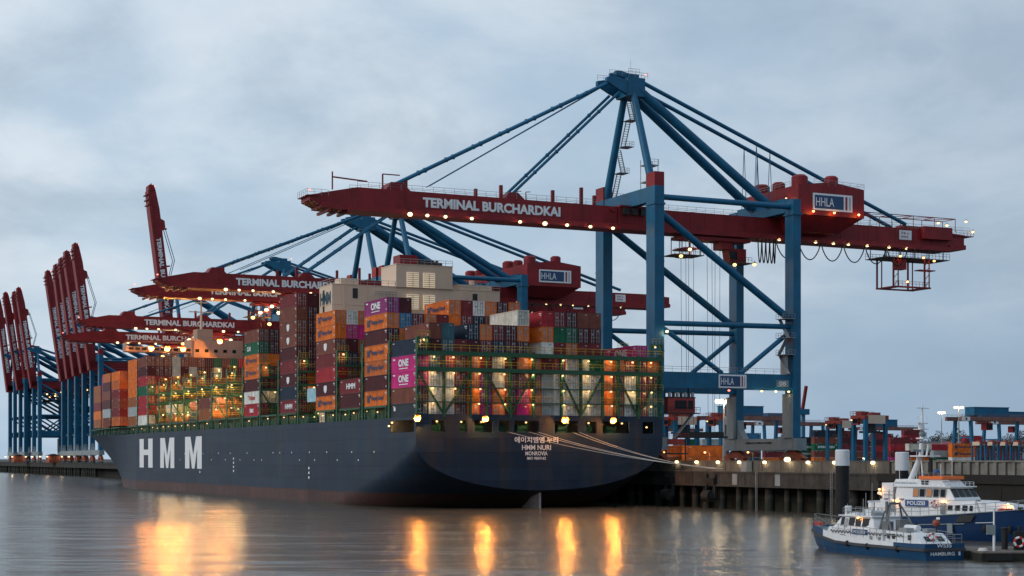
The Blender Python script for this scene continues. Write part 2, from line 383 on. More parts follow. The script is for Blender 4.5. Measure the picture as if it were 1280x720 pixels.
def build_hull(ship):
    m = bpy.data.materials.new('hull_paint'); m.use_nodes = True; nt = m.node_tree; b = nt.nodes['Principled BSDF']; N = nt.nodes.new; L = nt.links.new
    tc = N('ShaderNodeTexCoord'); sp = N('ShaderNodeSeparateXYZ'); L(tc.outputs['Object'], sp.inputs[0])
    n = N('ShaderNodeTexNoise'); n.inputs['Scale'].default_value = .12; n.inputs['Detail'].default_value = 8; n.inputs['Roughness'].default_value = .65; L(tc.outputs['Object'], n.inputs['Vector'])
    mp = N('ShaderNodeMapping'); mp.inputs['Scale'].default_value = (.5, .5, .035); L(tc.outputs['Object'], mp.inputs['Vector'])
    n2 = N('ShaderNodeTexNoise'); n2.inputs['Scale'].default_value = 1; n2.inputs['Detail'].default_value = 6; L(mp.outputs[0], n2.inputs['Vector'])
    ad = N('ShaderNodeMath'); ad.operation = 'MULTIPLY_ADD'; ad.inputs[1].default_value = 1.2; L(n.outputs['Fac'], ad.inputs[0]); L(sp.outputs['Z'], ad.inputs[2])
    st = N('ShaderNodeMapRange'); st.inputs[1].default_value = 3.25; st.inputs[2].default_value = 3.45; L(ad.outputs[0], st.inputs[0])
    def mix(f, a, c):
        x = N('ShaderNodeMix'); x.data_type = 'RGBA'
        L(f, x.inputs['Factor'])
        for nm, v in (('A', a), ('B', c)):
            if isinstance(v, tuple): x.inputs[nm].default_value = (*v, 1)
            else: L(v, x.inputs[nm])
        return x.outputs['Result']
    r1 = N('ShaderNodeMapRange'); r1.inputs[1].default_value = .35; r1.inputs[2].default_value = .68; L(n.outputs['Fac'], r1.inputs[0])
    r2 = N('ShaderNodeMapRange'); r2.inputs[1].default_value = .46; r2.inputs[2].default_value = .68; r2.inputs[4].default_value = .75; L(n2.outputs['Fac'], r2.inputs[0])
    top = mix(r1.outputs[0], (.008, .023, .049), (.013, .031, .060)); top = mix(r2.outputs[0], top, (.030, .033, .038))
    low = mix(r1.outputs[0], (.060, .026, .023), (.105, .044, .038)); low = mix(r2.outputs[0], low, (.045, .036, .032))
    base_col = mix(st.outputs[0], low, top)
    b.inputs['Roughness'].default_value = .5; b.inputs['Specular IOR Level'].default_value = .2
    # shell plating seams
    br = N('ShaderNodeTexBrick'); br.inputs['Scale'].default_value = 1; br.inputs['Brick Width'].default_value = 11; br.inputs['Row Height'].default_value = 2.6; br.inputs['Mortar Size'].default_value = .05
    cx = N('ShaderNodeCombineXYZ'); xy = N('ShaderNodeMath'); xy.operation = 'ADD'; L(sp.outputs['Y'], xy.inputs[0]); L(sp.outputs['X'], xy.inputs[1]); L(xy.outputs[0], cx.inputs[0]); L(sp.outputs['Z'], cx.inputs[1]); L(cx.outputs[0], br.inputs['Vector'])
    br.inputs['Color1'].default_value = (.80, .80, .82, 1); br.inputs['Color2'].default_value = (1.17, 1.15, 1.12, 1); br.inputs['Mortar'].default_value = (.5, .5, .5, 1); br.inputs['Mortar Smooth'].default_value = .3
    mu = N('ShaderNodeMix'); mu.data_type = 'RGBA'; mu.blend_type = 'MULTIPLY'; mu.inputs['Factor'].default_value = .95; L(base_col, mu.inputs['A']); L(br.outputs['Color'], mu.inputs['B'])
    # rub marks where tugs and fenders touch, and a pale scum line at the water
    n3 = N('ShaderNodeTexNoise'); n3.inputs['Scale'].default_value = .09; n3.inputs['Detail'].default_value = 10; n3.inputs['Roughness'].default_value = .75
    mp3 = N('ShaderNodeMapping'); mp3.inputs['Location'].default_value = (9, 4, 2); mp3.inputs['Scale'].default_value = (1, 1, 3.5); L(tc.outputs['Object'], mp3.inputs['Vector']); L(mp3.outputs[0], n3.inputs['Vector'])
    r3 = N('ShaderNodeMapRange'); r3.inputs[1].default_value = .57; r3.inputs[2].default_value = .72; r3.inputs[4].default_value = .55; L(n3.outputs['Fac'], r3.inputs[0])
    scuffed = mix(r3.outputs[0], mu.outputs['Result'], (.045, .040, .042))
    ws = N('ShaderNodeMapRange'); ws.inputs[1].default_value = 1.1; ws.inputs[2].default_value = .75; ws.inputs[4].default_value = .55; L(ad.outputs[0], ws.inputs[0])
    L(mix(ws.outputs[0], scuffed, (.030, .034, .024)), b.inputs['Base Color'])
    bp = N('ShaderNodeBump'); bp.inputs['Strength'].default_value = .35; bp.inputs['Distance'].default_value = .06; L(br.outputs['Fac'], bp.inputs['Height']); L(bp.outputs[0], b.inputs['Normal'])
    MATS['hull_paint'] = m
    inner = paint('mooring_deck_grey', (.16, .15, .13), .6, .2, 1)
    st_a = [0, 1.0, 4, 8, 13, 18, 24, 31, 38, 46, 54, 61.9, 62.1, 100, 150, 200, 226, 236, 246, 256, 266, 276, 286, 296, 306, 316, 324, 332, 339, 346, 352, 357, 361, 364, 366]
    h = MB()
    for side, span in [(s_, sp_) for s_ in (-1, 1) for sp_ in (st_a[:12], st_a[12:17], st_a[16:])]:
        if span[-1] == 61.9: span = span[:-1]+[62.0]
        if span[0] == 62.1: span = [62.0]+span[1:]
        secs = [[(HB+side*hh, a, z) for hh, z in (section(a) if a != 62.0 or span[0] == 62.0 else section(61.99))] for a in span]
        k = len(secs[0])
        vs = [p for r in secs for p in r]; fs = []
        for i in range(len(secs)-1):
            for j in range(k-1):
                if side < 0 and j == 1 and span[i] >= 1.0 and span[i+1] <= 13: continue
                fs.append((i*k+j, i*k+j+1, (i+1)*k+j+1, (i+1)*k+j))
        h.add(vs, fs, 0, span[0] != 62.0)
    # transom: a shield-shaped plate with openings to the mooring deck
    s0 = section(0); low = s0[3:]
    pts = [(HB-hh, z) for hh, z in low]; n_ = len(pts)
    for (xa, za), (xb, zb) in zip(pts, pts[1:]):
        h.add([(xa,0,12.0),(xb,0,12.0),(xb,0,zb),(xa,0,za)], [(0,1,2,3)])
        h.add([(BEAM-xa,0,12.0),(BEAM-xb,0,12.0),(BEAM-xb,0,zb),(BEAM-xa,0,za)], [(0,3,2,1)])
    h.add([(0,0,12),(BEAM,0,12),(BEAM,0,14.05),(0,0,14.05)], [(0,1,2,3)])
    h.add([(0,0,16.25),(BEAM,0,16.25),(BEAM,0,DECK),(0,0,DECK)], [(0,1,2,3)])
    x = 0
    for o in OPEN_STERN + [(BEAM, BEAM)]:
        h.add([(x,0,14.05),(o[0],0,14.05),(o[0],0,16.25),(x,0,16.25)], [(0,1,2,3)])
        if o[0] < BEAM:                     # reveal of the opening
            h.box(o[0]-.05, o[0]+.05, .02, .5, 14.05, 16.25); h.box(o[1]-.05, o[1]+.05, .02, .5, 14.05, 16.25)
        x = o[1]
    hull = h.build('hull', m, ship)
    bm_ = hull.data; bm_.update()
    d = MB()                                # weather deck and the mooring deck inside the stern
    d.add([(1,.1,DECK-.05),(BEAM-1,.1,DECK-.05),(BEAM-1,250,DECK-.05),(1,250,DECK-.05)], [(0,1,2,3)])
    d.add([(1,250,DECK+.3),(BEAM-1,250,DECK+.3),(BEAM-14,330,DECK+.4),(HB,362,DECK+.5),(14,330,DECK+.4)], [(0,1,2,3,4)])
    d.box(.3, BEAM-.3, .3, 13.4, 13.9, 14.0); d.box(.3, BEAM-.3, 13.4, 13.6, 14.0, 16.7); d.box(.6, BEAM-.6, .5, 13.4, 16.4, 16.6)
    d.build('deck', inner, ship)
    for x in (4.5, 9.4, 13.3, 17.5, 22, 30.4, 35.5, 40.8):
        w = MB(); w.tube((x-.9,2.6,14.9), (x+.9,2.6,14.9), .55, 10); w.tube((x-1,2.6,14.9), (x-.9,2.6,14.9), .85, 10); w.tube((x+.9,2.6,14.9), (x+1,2.6,14.9), .85, 10); w.box(x-1.2,x+1.2,2.2,3.2,14.0,14.5)
        w.build('mooring_winch', GREEN, ship)
    # hull lettering
    t = MB()
    def emit():
        t.build('hull_letter', LETTER, hull); t.v, t.f, t.m, t.sm = [], [], [], []
    def blk(x0, x1, z0, z1): t.add([(-.05,x0,z0),(-.05,x1,z0),(-.05,x1,z1),(-.05,x0,z1)], [(0,1,2,3)])
    def quad(p): t.add([(-.05, y, z) for y, z in p], [(0,1,2,3)])
    z0, z1 = 6.6, 15.1
    def letter_h(y, w):
        s = w*.33; blk(y, y-s, z0, z1); blk(y-w+s, y-w, z0, z1); blk(y-s, y-w+s, z0+3.7, z0+5.3)
    def letter_m(y, w):
        hh = z1-z0
        t.add([(-.05, y-w*u, z0+hh*q) for u, q in ((0,0),(0,1),(.33,1),(.5,.42),(.67,1),(1,1),(1,0),(.73,0),(.73,.62),(.575,0),(.425,0),(.27,.62),(.27,0))], [tuple(range(13))])
    letter_h(221.0, 17.0); emit(); letter_m(194.5, 16.5); emit(); letter_m(166.0, 17.5); emit()
    t = MB()
    for s, zz, cp, w in (('에이치엠엠 누리', 12.15, 1.15, 9.0), ('HMM NURI', 10.85, .95, 6.0), ('MONROVIA', 9.85, .75, 4.6), ('IMO 9869162', 9.05, .55, 3.9)):
        t.txt(s, (24.0, -.04, zz), (1,0,0), (0,0,1), cp, w, 0, .025, True)
    t.build('stern_lettering', LETTER, hull)
    t = MB()                                # draught marks and plimsoll flecks along the side
    for a, z in ((60, 5), (60, 6), (60, 7), (118, 6), (118, 7), (118, 8), (118, 9), (150, 5.5), (150, 6.5), (150, 7.5)): t.add([(-.05,a,z),(-.05,a+.8,z),(-.05,a+.8,z+.5),(-.05,a,z+.5)], [(0,1,2,3)])
    for k in range(26):
        a = 22+k*6.5+RND.uniform(-2,2); z = 10.4+RND.choice((0,.05,-1.6)); t.add([(-.05,a,z),(-.05,a+.45,z),(-.05,a+.45,z+.3),(-.05,a,z+.3)], [(0,1,2,3)])
    t.build('draught_marks', LETTER, hull)
    r = MB(); r.loft([[(HB-.25,1.6,-3),(HB+.25,1.6,-3),(HB+.25,1.6,3.3),(HB-.25,1.6,3.3)],[(HB-.7,4,-3),(HB+.7,4,-3),(HB+.7,4,3.3),(HB-.7,4,3.3)],[(HB-.6,9.5,-3),(HB+.6,9.5,-3),(HB+.6,9.5,2.2),(HB-.6,9.5,2.2)]])
    r.box(HB-.03, HB+.03, 1.45, 1.58, -1, 4.6, 1)
    r.build('rudder', [paint('rudder_primer', (.30, .24, .22), .6, .25, .5, streak=.3), LETTER], ship)
BAYS = [.8, 15.2, 29.6, 44.6, 69.9, 84.0, 98.2, 112.5, 126.8, 141.0, 155.4, 169.7, 184.0, 198.3, 212.6, 226.4, 251.0, 265.0, 279.0, 293.0, 307.0]
VG = [(.5, 5.5, 10.7), (14, 18.7, 23.5), (29.3, 33.4, 38), (41.4, 45.7, 50.5)]
def lashing_mesh(detail):
    m = MB(); y0, y1 = -.75, -.05           # ahead of it stands the bay
    for x in ([.25, 5.5, 10.7, 14, 18.7, 23.5, 29.3, 33.4, 38, 41.4, 45.7, 50.7] if detail else [.25, 5.5, 14, 23.5, 33.4, 41.4, 50.7]):
        m.box(x-.17, x+.17, y0, y1, 16.8, 28.9)
    for x in (.25, 2.3, 48.7, 50.7): m.box(x-.16, x+.16, y0-.1, y1, 28.9, 31.3)
    for x0, x1 in ((.1, 2.5), (48.5, 50.9)): m.box(x0, x1, y0-.3, y1, 30.9, 31.1); m.rail((x0,y0-.3,31.1), (x1,y0-.3,31.1), 1.1, .8, .05, 1)
    for z in (25.0, 27.9): m.box(.1, 50.9, y0-.2, y1, z, z+.75 if detail else z+.5)
    for z in (19.4, 22.1): m.box(.1, 50.9, y0-.1, y1, z, z+.16)
    for z in (19.6, 22.3, 25.8, 28.7): m.rail((.1,y0-.25,z), (50.9,y0-.25,z), 1.1, 1.7 if detail else 5, .045 if z < 25 else .06, 1)
    for a, b, c in VG:
        m.bar((a,-.4,24.9), (b,-.4,17.2), .32, .32); m.bar((c,-.4,24.9), (b,-.4,17.2), .32, .32)
    return m
def build_ship():
    ship = thing('container_ship', 'huge dark blue container ship moored under the red cranes, seen from its stern', 'container ship', (PX, PZ, 0), TH)
    build_hull(ship)
    # coaming with the passage under the outer stacks
    cm = MB()
    cm.box(2.4, BEAM-2.4, 13.6, 57, DECK, 18.9); cm.box(2.4, BEAM-2.4, 68, 239, DECK, 18.9); cm.box(4, BEAM-4, 250, 300, DECK+.4, 18.9); cm.box(9, BEAM-9, 300, 322, DECK+.4, 18.9)
    for a in BAYS[1:]:
        x1 = BEAM if a < 270 else BEAM-max(0, HB-half_deck(a+12)); x0 = BEAM-x1
        cm.box(x0+.15, x1-.15, a+.1, a+12.1, 18.9, 19.25)
        for k in range(3): cm.box(x0+.2, x0+.5, a+.3+k*5.6, a+.6+k*5.6, DECK-.2, 18.9)
    cm.rail((.15,14,DECK), (.15,262,DECK), 1.1, 2.4, .05)
    cm.build('hatch_coaming', [GREEN], ship)
    bw = MB(); bw.box(0, BEAM, -.02, .12, DECK+.002, 17.3)
    bw.build('bulwark', [MATS['hull_paint'], LETTER], ship)
    lm, lm2 = lashing_mesh(True), lashing_mesh(False); lmesh = None
    nlamp = 0
    for i, a in enumerate(BAYS[:16]):
        if i == 0: o = lm.build('lashing_bridge', [GREEN, YELLOW], ship, (0, a-.2, 0))
        elif lmesh is None: o = lm2.build('lashing_bridge', [GREEN, YELLOW], ship, (0, a-1.0, 0)); lmesh = o.data
        else: o = link('lashing_bridge', lmesh, ship, (0, a-1.0, 0))
        if i == 0:
            for x in (3.2, 7.3, 12.4, 17.5, 23, 29.5, 34.6, 39.6, 44.2, 48.3):
                for z in (27.55, 24.7, 21.9, 19.2):
                    if (x, z) in ((7.3, 19.2), (44.2, 19.2)): continue
                    lamp(o, (x+RND.uniform(-.2,.2), -.9, z), .2, 'warm', 170, 'deck_lamp')
            lamp(o, (1.5, -.6, 30.6), .2, 'warm', 160, 'deck_lamp'); lamp(o, (49.4, -.6, 30.6), .2, 'warm', 160, 'deck_lamp')
        else:
            lo = i in (7, 8, 9, 10, 11, 12, 13)
            for x, z, p in ((1.4, 30.4, 3500 if lo else 700), (1.3, 27.5, 6000 if lo else 0), (3.6, 24.7, 6500 if lo else 700), (1.2, 21.8, 5000 if lo else 0), (4.5, 19.1, 4000 if lo else 500), (9.5, 27.5, 4000 if lo else 0), (2.0, 32.0, 4500 if lo else 0), (7, 22.0, 3500 if lo else 0)):
                if i in (1, 3) and z < 28: continue
                p = int(p*.3)
                if lo or p: lamp(o, (x, -1.0, z), .22, 'warm', p, 'deck_lamp')
    for k in range(34):                     # small lamps along the side passage
        a = 15+k*6.7+RND.uniform(-1.5,1.5); lamp(ship, (1.3, a, 18.3+RND.uniform(-.2,.2)), .16, 'warm', 60 if k % 2 == 0 else 0, 'passage_lamp')
    for x, z in ((2.4, 16.1), (4.4, 16.15), (9.2, 16.1), (13.2, 16.1), (22.3, 16.1), (31, 16.1), (35.4, 16.1), (42.6, 16.1), (48, 15.4)): lamp(ship, (x, .9, z-.15), .2, 'warm', 160, 'mooring_lamp')
    for x in (-.15, 13.1, 29.4, 39.6): floodlight(ship, (x, -1.1, 16.5), .62, (-.15,-1,-.35), 12000)
    lamp(ship, (-.4, 10.8, 15.9), .22, 'warm', 150, 'mooring_lamp'); lamp(ship, (-.4, 12.4, 15.3), .22, 'warm', 150, 'mooring_lamp')
    # engine casing with the funnel
    e = MB(); e.box(4.4, 43.6, 58.2, 66.6, DECK, 46.3); e.box(18.8, 32, 57.8, 66.9, 46.3, 51.2)
    e.box(18.7, 32.1, 57.7, 67, 51.2, 51.35); e.box(4.3, 43.7, 58.1, 66.7, 46.3, 46.42)
    e.box(20.5, 24.5, 60, 64, 51.35, 53.6, 1); e.box(25.5, 30.5, 60, 65, 51.35, 52.2, 2)
    for k in range(5): e.tube((26+k, 62, 52.2), (26+k, 62, 52.9), .35, 8, 2)
    for z in (22, 26, 30, 34, 38, 42): e.box(4.33, 4.4, 58.2, 66.6, z, z+.08); e.box(4.4, 43.6, 58.12, 58.2, z, z+.08)
    for x in (7, 12, 35, 40): e.tube((x, 58.0, 30), (x, 58.0, 46), .12, 6)
    for x in (9, 37): e.box(x, x+1.1, 58.05, 58.2, 43.5, 45.6, 2)
    for z in (40, 43.4): e.box(4.25, 4.42, 63.2, 64, z, z+2, 2)
    e.box(34, 42, 59, 63, 46.42, 47.6); e.box(7, 11, 60, 64, 46.42, 47.9); e.tube((38, 61, 47.6), (38, 61, 48.8), .6, 10)
    cas = e.build('engine_casing', [CREAM, RED, DARK], ship)
    for x in (22.6, 26.4):
        for z in (43.2, 48):
            v = MB(); v.box(x-1.4, x+1.4, 57.70-.03, 57.78, z-1.6, z+1.6, 0)
            for j in range(7): v.box(x-1.3, x+1.3, 57.56, 57.66, z-1.4+j*.45, z-1.25+j*.45, 1)
            v.box(x-.06, x+.06, 57.54, 57.67, z-1.5, z+1.5, 1)
            v.build('louvre', [glow('lit_louvre_room', (1, .74, .36), .34), CREAM], cas)
    t = MB(); t.txt('HMM', (4.36, 66.0, 42.2), (0,-1,0), (0,0,1), 2.7, 7.0, 0, .05); t.build('casing_lettering', paint('teal_lettering', (.02, .07, .10), .5, .1, 1), cas)
    r = MB(); r.rail((4.4,58.2,46.42), (18.7,58.2,46.42), 1.1, 1.6, .05); r.rail((4.4,58.2,46.42), (4.4,66.6,46.42), 1.1, 1.6, .05); r.rail((32.2,58.2,46.42), (43.6,58.2,46.42), 1.1, 1.6, .05); r.rail((18.8,57.8,51.35), (32,57.8,51.35), 1.1, 1.6, .05)
    for x in (14, 16.5): r.rail((x,57.6,44), (18.7,57.6,44), 1.1, .8, .05)
    r.build('casing_railing', GALV, cas)
    # bridge house further forward, wings over both sides
    e = MB(); e.box(20.5, 37.5, 240.5, 249, DECK, 47); e.box(0, BEAM, 240.6, 245, 42.6, 44.3); e.box(0, .25, 240.6, 245, 44.3, 45.4); e.box(23, 28, 242, 247, 47, 50.5)
    for z in range(22, 42, 3): e.box(20.4, 37.6, 240.35, 240.5, z+1.9, z+2.0)
    for x in (21.5, 36.5): e.tube((x, 240.3, 20), (x, 240.3, 47), .15, 6)
    e.rail((0, 240.6, 45.4), (20.5, 240.6, 45.4), .5, 1.5, .05); e.rail((20.6, 240.5, 47), (37.4, 240.5, 47), 1.1, 1.5, .05)
    house = e.build('bridge_house', paint('bridge_house_beige', (.40, .28, .21), .6, .12, .2, streak=.3), ship)
    wv = MB()
    for z in range(22, 44, 3):
        for x in range(22, 37, 3): wv.box(x, x+1.2, 240.42, 240.48, z, z+1)
    for x in range(1, 50, 2): wv.box(x, x+1.5, 240.52, 240.58, 43.2, 44.0)
    wv.build('window', GLASS, house)
    for x in (7, 12, 17, 28.7): floodlight(ship, (x, 236.2, 43.6 if x < 25 else 46.4), .8, (-.4,-1,-.3), 40000)
    mst = MB(); mst.tube((25,245,50.5), (25,245,62), .45, 8, r2=.2); mst.box(21,29,244.8,245.2,56,56.3); mst.box(23,27,244.6,245.4,59,59.3); mst.build('radar_mast', CREAM, ship)
    return ship
SHIP = build_ship()
# mooring lines from the stern fairleads to the quay
for i, (x, a, zz) in enumerate(((22.5, -11.2, 7.4), (24.2, -10.4, 7.4), (31.5, -9.6, 7.4), (33.0, -8.8, 7.4), (18.0, -13.5, 7.4))):
    p, q = Vector((x, 0, 14.2)), Vector((56.0, a, zz)); pts = []
    for k in range(13):
        t = k/12; v = p.lerp(q, t); v.z -= 4*t*(1-t)*.9; pts.append(v)
    m = MB(); m.path(pts, .042, 5)
    o = m.build('mooring_line', ROPE, None, (PX, PZ, 0)); o.rotation_euler.z = TH
    lbl = ['pale mooring rope from the opening above the ship name, left one of a pair', 'pale mooring rope from the opening above the ship name, right one of a pair',
           'pale mooring rope leaving the stern just right of the ship name', 'rightmost pale mooring rope running from the transom to the quay', 'leftmost pale mooring rope crossing the transom above the ship name'][i]
    tag(o, lbl, 'mooring rope', 'mooring ropes between the stern and the quay')
# ---------------------------------------------------------------- containers
CL, CW, CH, TIER, ROW = 12.19, 2.44, 2.86, 2.9, 2.52
CC = {k_: tuple(min(.75, c_*1.38) for c_ in v_) for k_, v_ in {'maroon': (.135,.022,.026), 'dark maroon': (.060,.014,.018), 'brown': (.14,.045,.032), 'orange': (.50,.120,.020), 'dull orange': (.36,.095,.028),
      'red': (.28,.022,.030), 'magenta': (.42,.022,.15), 'purple': (.20,.028,.12), 'navy': (.014,.024,.042), 'teal': (.035,.085,.105), 'blue': (.03,.13,.24),
      'green': (.010,.085,.042), 'white': (.52,.51,.47), 'grey': (.26,.29,.29), 'beige': (.46,.43,.36), 'rust brown': (.22,.075,.03), 'pale blue': (.26,.42,.48), 'slate': (.03,.035,.045)}.items()}
CM = {k: paint('container_'+k.replace(' ', '_'), v, .55, .3, .5, streak=.32, spec=.2) for k, v in CC.items()}
NAVYINK = paint('navy_ink', (.02,.03,.08), .5, .1, 1)
REDINK = paint('red_ink', (.45,.03,.03), .5, .1, 1)
def body_mesh(ln):
    m = MB(); hw, hl, H = CW/2, ln/2, CH
    for sx in (-1, 1):
        for sy in (-1, 1): m.cbox((sx*(hw-.08), sy*(hl-.08), H/2), (.16, .16, H))
        m.cbox((sx*(hw-.05), 0, .08), (.1, ln-.32, .16)); m.cbox((sx*(hw-.05), 0, H-.06), (.1, ln-.32, .12))
    for sy in (-1, 1):
        m.cbox((0, sy*(hl-.05), .08), (CW-.32, .1, .16)); m.cbox((0, sy*(hl-.05), H-.06), (CW-.32, .1, .12))
    m.cbox((0, 0, H-.03), (CW-.2, ln-.2, .05)); m.cbox((0, 0, .06), (CW-.2, ln-.2, .08))
    n = int(ln/.32); st = (ln-.32)/n       # corrugated side sheets
    for sx in (-1, 1):
        pts = []
        for k in range(n):
            y = -hl+.16+k*st
            for f, d in ((0, .09), (.3, .09), (.5, .04), (.8, .04)): pts.append((sx*(hw-d), y+f*st))
        pts.append((sx*(hw-.09), hl-.16))
        vs = [(x, y, z) for x, y in pts for z in (.16, H-.12)]
        m.add(vs, [(2*i, 2*i+2, 2*i+3, 2*i+1) for i in range(len(pts)-1)])
    pts = []; n = 7; st = (CW-.32)/n       # corrugated front end
    for k in range(n):
        x = -hw+.16+k*st
        for f, d in ((0, .09), (.3, .09), (.5, .04), (.8, .04)): pts.append((x+f*st, hl-d))
    pts.append((hw-.16, hl-.09))
    m.add([(x, y, z) for x, y in pts for z in (.16, H-.12)], [(2*i, 2*i+2, 2*i+3, 2*i+1) for i in range(len(pts)-1)])
    for sx in (-1, 1):                      # code plate and small stencils near the ends
        x = sx*(hw-.03)
        for y, z, w, h in ((-hl+.35, 2.3, .95, .22), (-hl+.35, 2.02, .6, .14), (hl-1.5, 2.35, .8, .16), (-hl+.4, .5, .35, .3)):
            m.add([(x,y,z),(x,y+w,z),(x,y+w,z+h),(x,y,z+h)], [(0,1,2,3)], 1)
    o = m.build('container', [CM['brown'], paint('stencil_white', (.55,.55,.53), .6, .3, 6)]); me = o.data; bpy.data.objects.remove(o); return me
def door_mesh(ln, plain):
    m = MB(); hw, hl, H = CW/2, ln/2, CH
    if plain:
        pts = []; n = 7; st = (CW-.32)/n
        for k in range(n):
            x = -hw+.16+k*st
            for f, d in ((0, .10), (.3, .10), (.5, .04), (.8, .04)): pts.append((x+f*st, -hl+d))
        pts.append((hw-.16, -hl+.1))
        m.add([(x, y, z) for x, y in pts for z in (.16, H-.12)], [(2*i, 2*i+2, 2*i+3, 2*i+1) for i in range(len(pts)-1)])
        m.box(.3, .75, -hl+.02, -hl+.05, H-.5, H-.3, 1)
    else:
        for s in (-1, 1):
            m.cbox((s*(hw/2-.075), -hl+.08, H/2), (hw-.18, .06, H-.32))
            for z in (.75, 1.4, 2.05): m.cbox((s*(hw/2-.075), -hl+.045, z), (hw-.3, .03, .12))
            for x in (.32, .78):
                m.cbox((s*x, -hl+.015, H/2), (.075, .075, H-.2), 1)
                for z in (.45, 1.1, 1.9, 2.5): m.cbox((s*x, -hl+.02, z), (.2, .07, .09), 1)
                m.bar((s*x, -hl-.02, 1.15), (s*(x-.26), -hl-.02, 1.15), .06, .07, m=1)
        m.cbox((-.55, -hl+.035, 1.72), (.42, .02, .3), 1); m.cbox((.55, -hl+.035, 2.35), (.5, .02, .22), 1)
    o = m.build('door', [CM['brown'], GALV]); me = o.data; bpy.data.objects.remove(o); return me
BODY = {CL: body_mesh(CL), 6.06: body_mesh(6.06)}
DOOR = {(l, p): door_mesh(l, p) for l in BODY for p in (0, 1)}
LOGO = {}
def logo_mesh(kind, ln):
    key = (kind, ln)
    if key in LOGO: return LOGO[key]
    m = MB(); x = -CW/2-.012; xd, ud = (0,-1,0), (0,0,1); mats = [LETTER, NAVYINK, REDINK]
    def T(s, y, z, cap, w=None, mt=0, c=True): m.txt(s, (x, y, z), xd, ud, cap, w, mt, .04, c)
    def P(y, z, w, h, mt): m.add([(x+.003,y+w/2,z),(x+.003,y-w/2,z),(x+.003,y-w/2,z+h),(x+.003,y+w/2,z+h)], [(0,1,2,3)], mt)
    if kind == 'one': T('ONE', 0, .95, 1.35, 5.0); P(0, .5, 4.4, .16, 0); P(4.6, 2.2, 1.0, .25, 0)
    elif kind == 'hapag':
        P(3.9, .75, 1.5, 1.25, 1); m.add([(x-.002,3.3,1.5),(x-.002,2.5,1.75),(x-.002,2.7,2.25),(x-.002,3.5,2.0)], [(0,1,2,3)], 1)
        T('Hapag-Lloyd', -.9, .85, 1.1, 6.6, 1)
    elif kind == 'shield':
        m.add([(x,.95,2.05),(x,.95,1.2),(x,.5,.75),(x,0,.55),(x,-.5,.75),(x,-.95,1.2),(x,-.95,2.05),(x,0,2.2)], [tuple(range(8))]); P(0, 1.35, 1.1, .12, 2)
    elif kind == 'hmm': T('HMM', -.5, .9, 1.1, 5.2)
    elif kind == 'tex': T('tex', -.2, .8, 1.15, 3.4)
    elif kind == 'redtex': T('Triton', -.2, .85, 1.1, 5.6, 2)
    elif kind == 'evergreen': T('EVERGREEN', 0, .95, 1.0, 8.6)
    elif kind == 'cma': T('CMA CGM', 0, .95, 1.1, 6.4)
    elif kind == 'words': T('CAI', 2.2, .9, 1.1, 3.0)
    elif kind == 'patch': P(4.4, 1.6, .9, .7, 0)
    elif kind == 'darktext': T('UASC', 1.6, .9, 1.1, 4.6, 1)
    o = m.build('lettering', mats); me = o.data; bpy.data.objects.remove(o); LOGO[key] = me
    return me
def recolour(o, m):
    o.material_slots[0].link = 'OBJECT'; o.material_slots[0].material = m
def container(loc, rz, colour, ln=CL, plain=False, logo=None, label='', group='', door=True):
    o = link('shipping_container', BODY[ln], None, loc); o.rotation_euler.z = rz; recolour(o, CM[colour])
    tag(o, label, 'container', group)
    d = link('door' if not plain else 'end_panel', DOOR[(ln, 1 if plain else 0)], o); recolour(d, CM[colour])
    if logo: link('lettering', logo_mesh(logo, ln), o)
    return o
BASE = 19.3
PAL = ['maroon']*6+['dark maroon']*7+['brown']*6+['orange']*5+['dull orange']*3+['red']*2+['navy']*2+['teal', 'blue', 'green', 'grey', 'white', 'rust brown', 'rust brown', 'magenta']
BOWPAL = ['maroon']*5+['brown']*6+['rust brown']*4+['dull orange']*4+['orange']*3+['red']*2+['dark maroon']*3+['grey', 'purple']
def pick(): return RND.choice(PAL)
H, D, U = 'hapag', None, 'shield'
STACKS = {}                                 # (bay, row) -> [(colour, logo) from the bottom up]
def fill(bay, row, n, fixed=()):
    s = [(pick(), None) for _ in range(n)]
    for t, c in dict(fixed).items():
        if t < n: s[t] = c if isinstance(c, tuple) else (c, None)
    STACKS[(bay, row)] = s
def top_down(bay, row, lst): STACKS[(bay, row)] = [c if isinstance(c, tuple) else (c, None) for c in reversed(lst)]
# aft bay: bottom three tiers stand behind the stern lashing bridge
W_, Mg = 'white', 'magenta'
low = [None, ['white', 'white', 'teal'], ['white', 'white', 'red'], ['brown', 'maroon', 'brown'], ['orange', 'dull orange', 'dull orange'], ['purple', 'purple', 'maroon'], ['orange', 'beige', 'beige'], ['maroon', 'brown', 'dark maroon'],
       ['magenta', 'brown', 'orange'], ['orange', 'rust brown', 'orange'], ['grey', 'grey', 'maroon'], ['white', 'white', 'red'], ['white', 'white', 'white'], ['white', 'white', 'grey'], ['grey', 'white', 'green'], ['orange', 'orange', 'orange'],
       ['rust brown', 'brown', 'orange'], ['white', 'white', 'maroon'], ['maroon', 'maroon', 'maroon'], ['teal', 'dark maroon', 'orange']]
high = [None, ['dark maroon', 'brown'], ['teal', 'teal'], ['maroon'], ['dark maroon', ('navy', 'words')], ['maroon', 'orange'], ['navy', 'maroon'], ['dark maroon', 'dark maroon'], ['dark maroon', 'orange', ('beige', 'patch')], [],
        [('white', None), ('orange', 'darktext'), ('red', 'patch')], ['maroon', 'green', 'maroon'], ['dull orange', 'green', 'dark maroon'], ['maroon', 'dark maroon', 'brown'], ['maroon', 'dark maroon', 'brown'], [], [], [], [('magenta', 'one')], ['dark maroon']]
top_down(0, 0, ['navy', ('magenta', 'one'), ('magenta', 'one'), 'brown', ('slate', 'patch')])
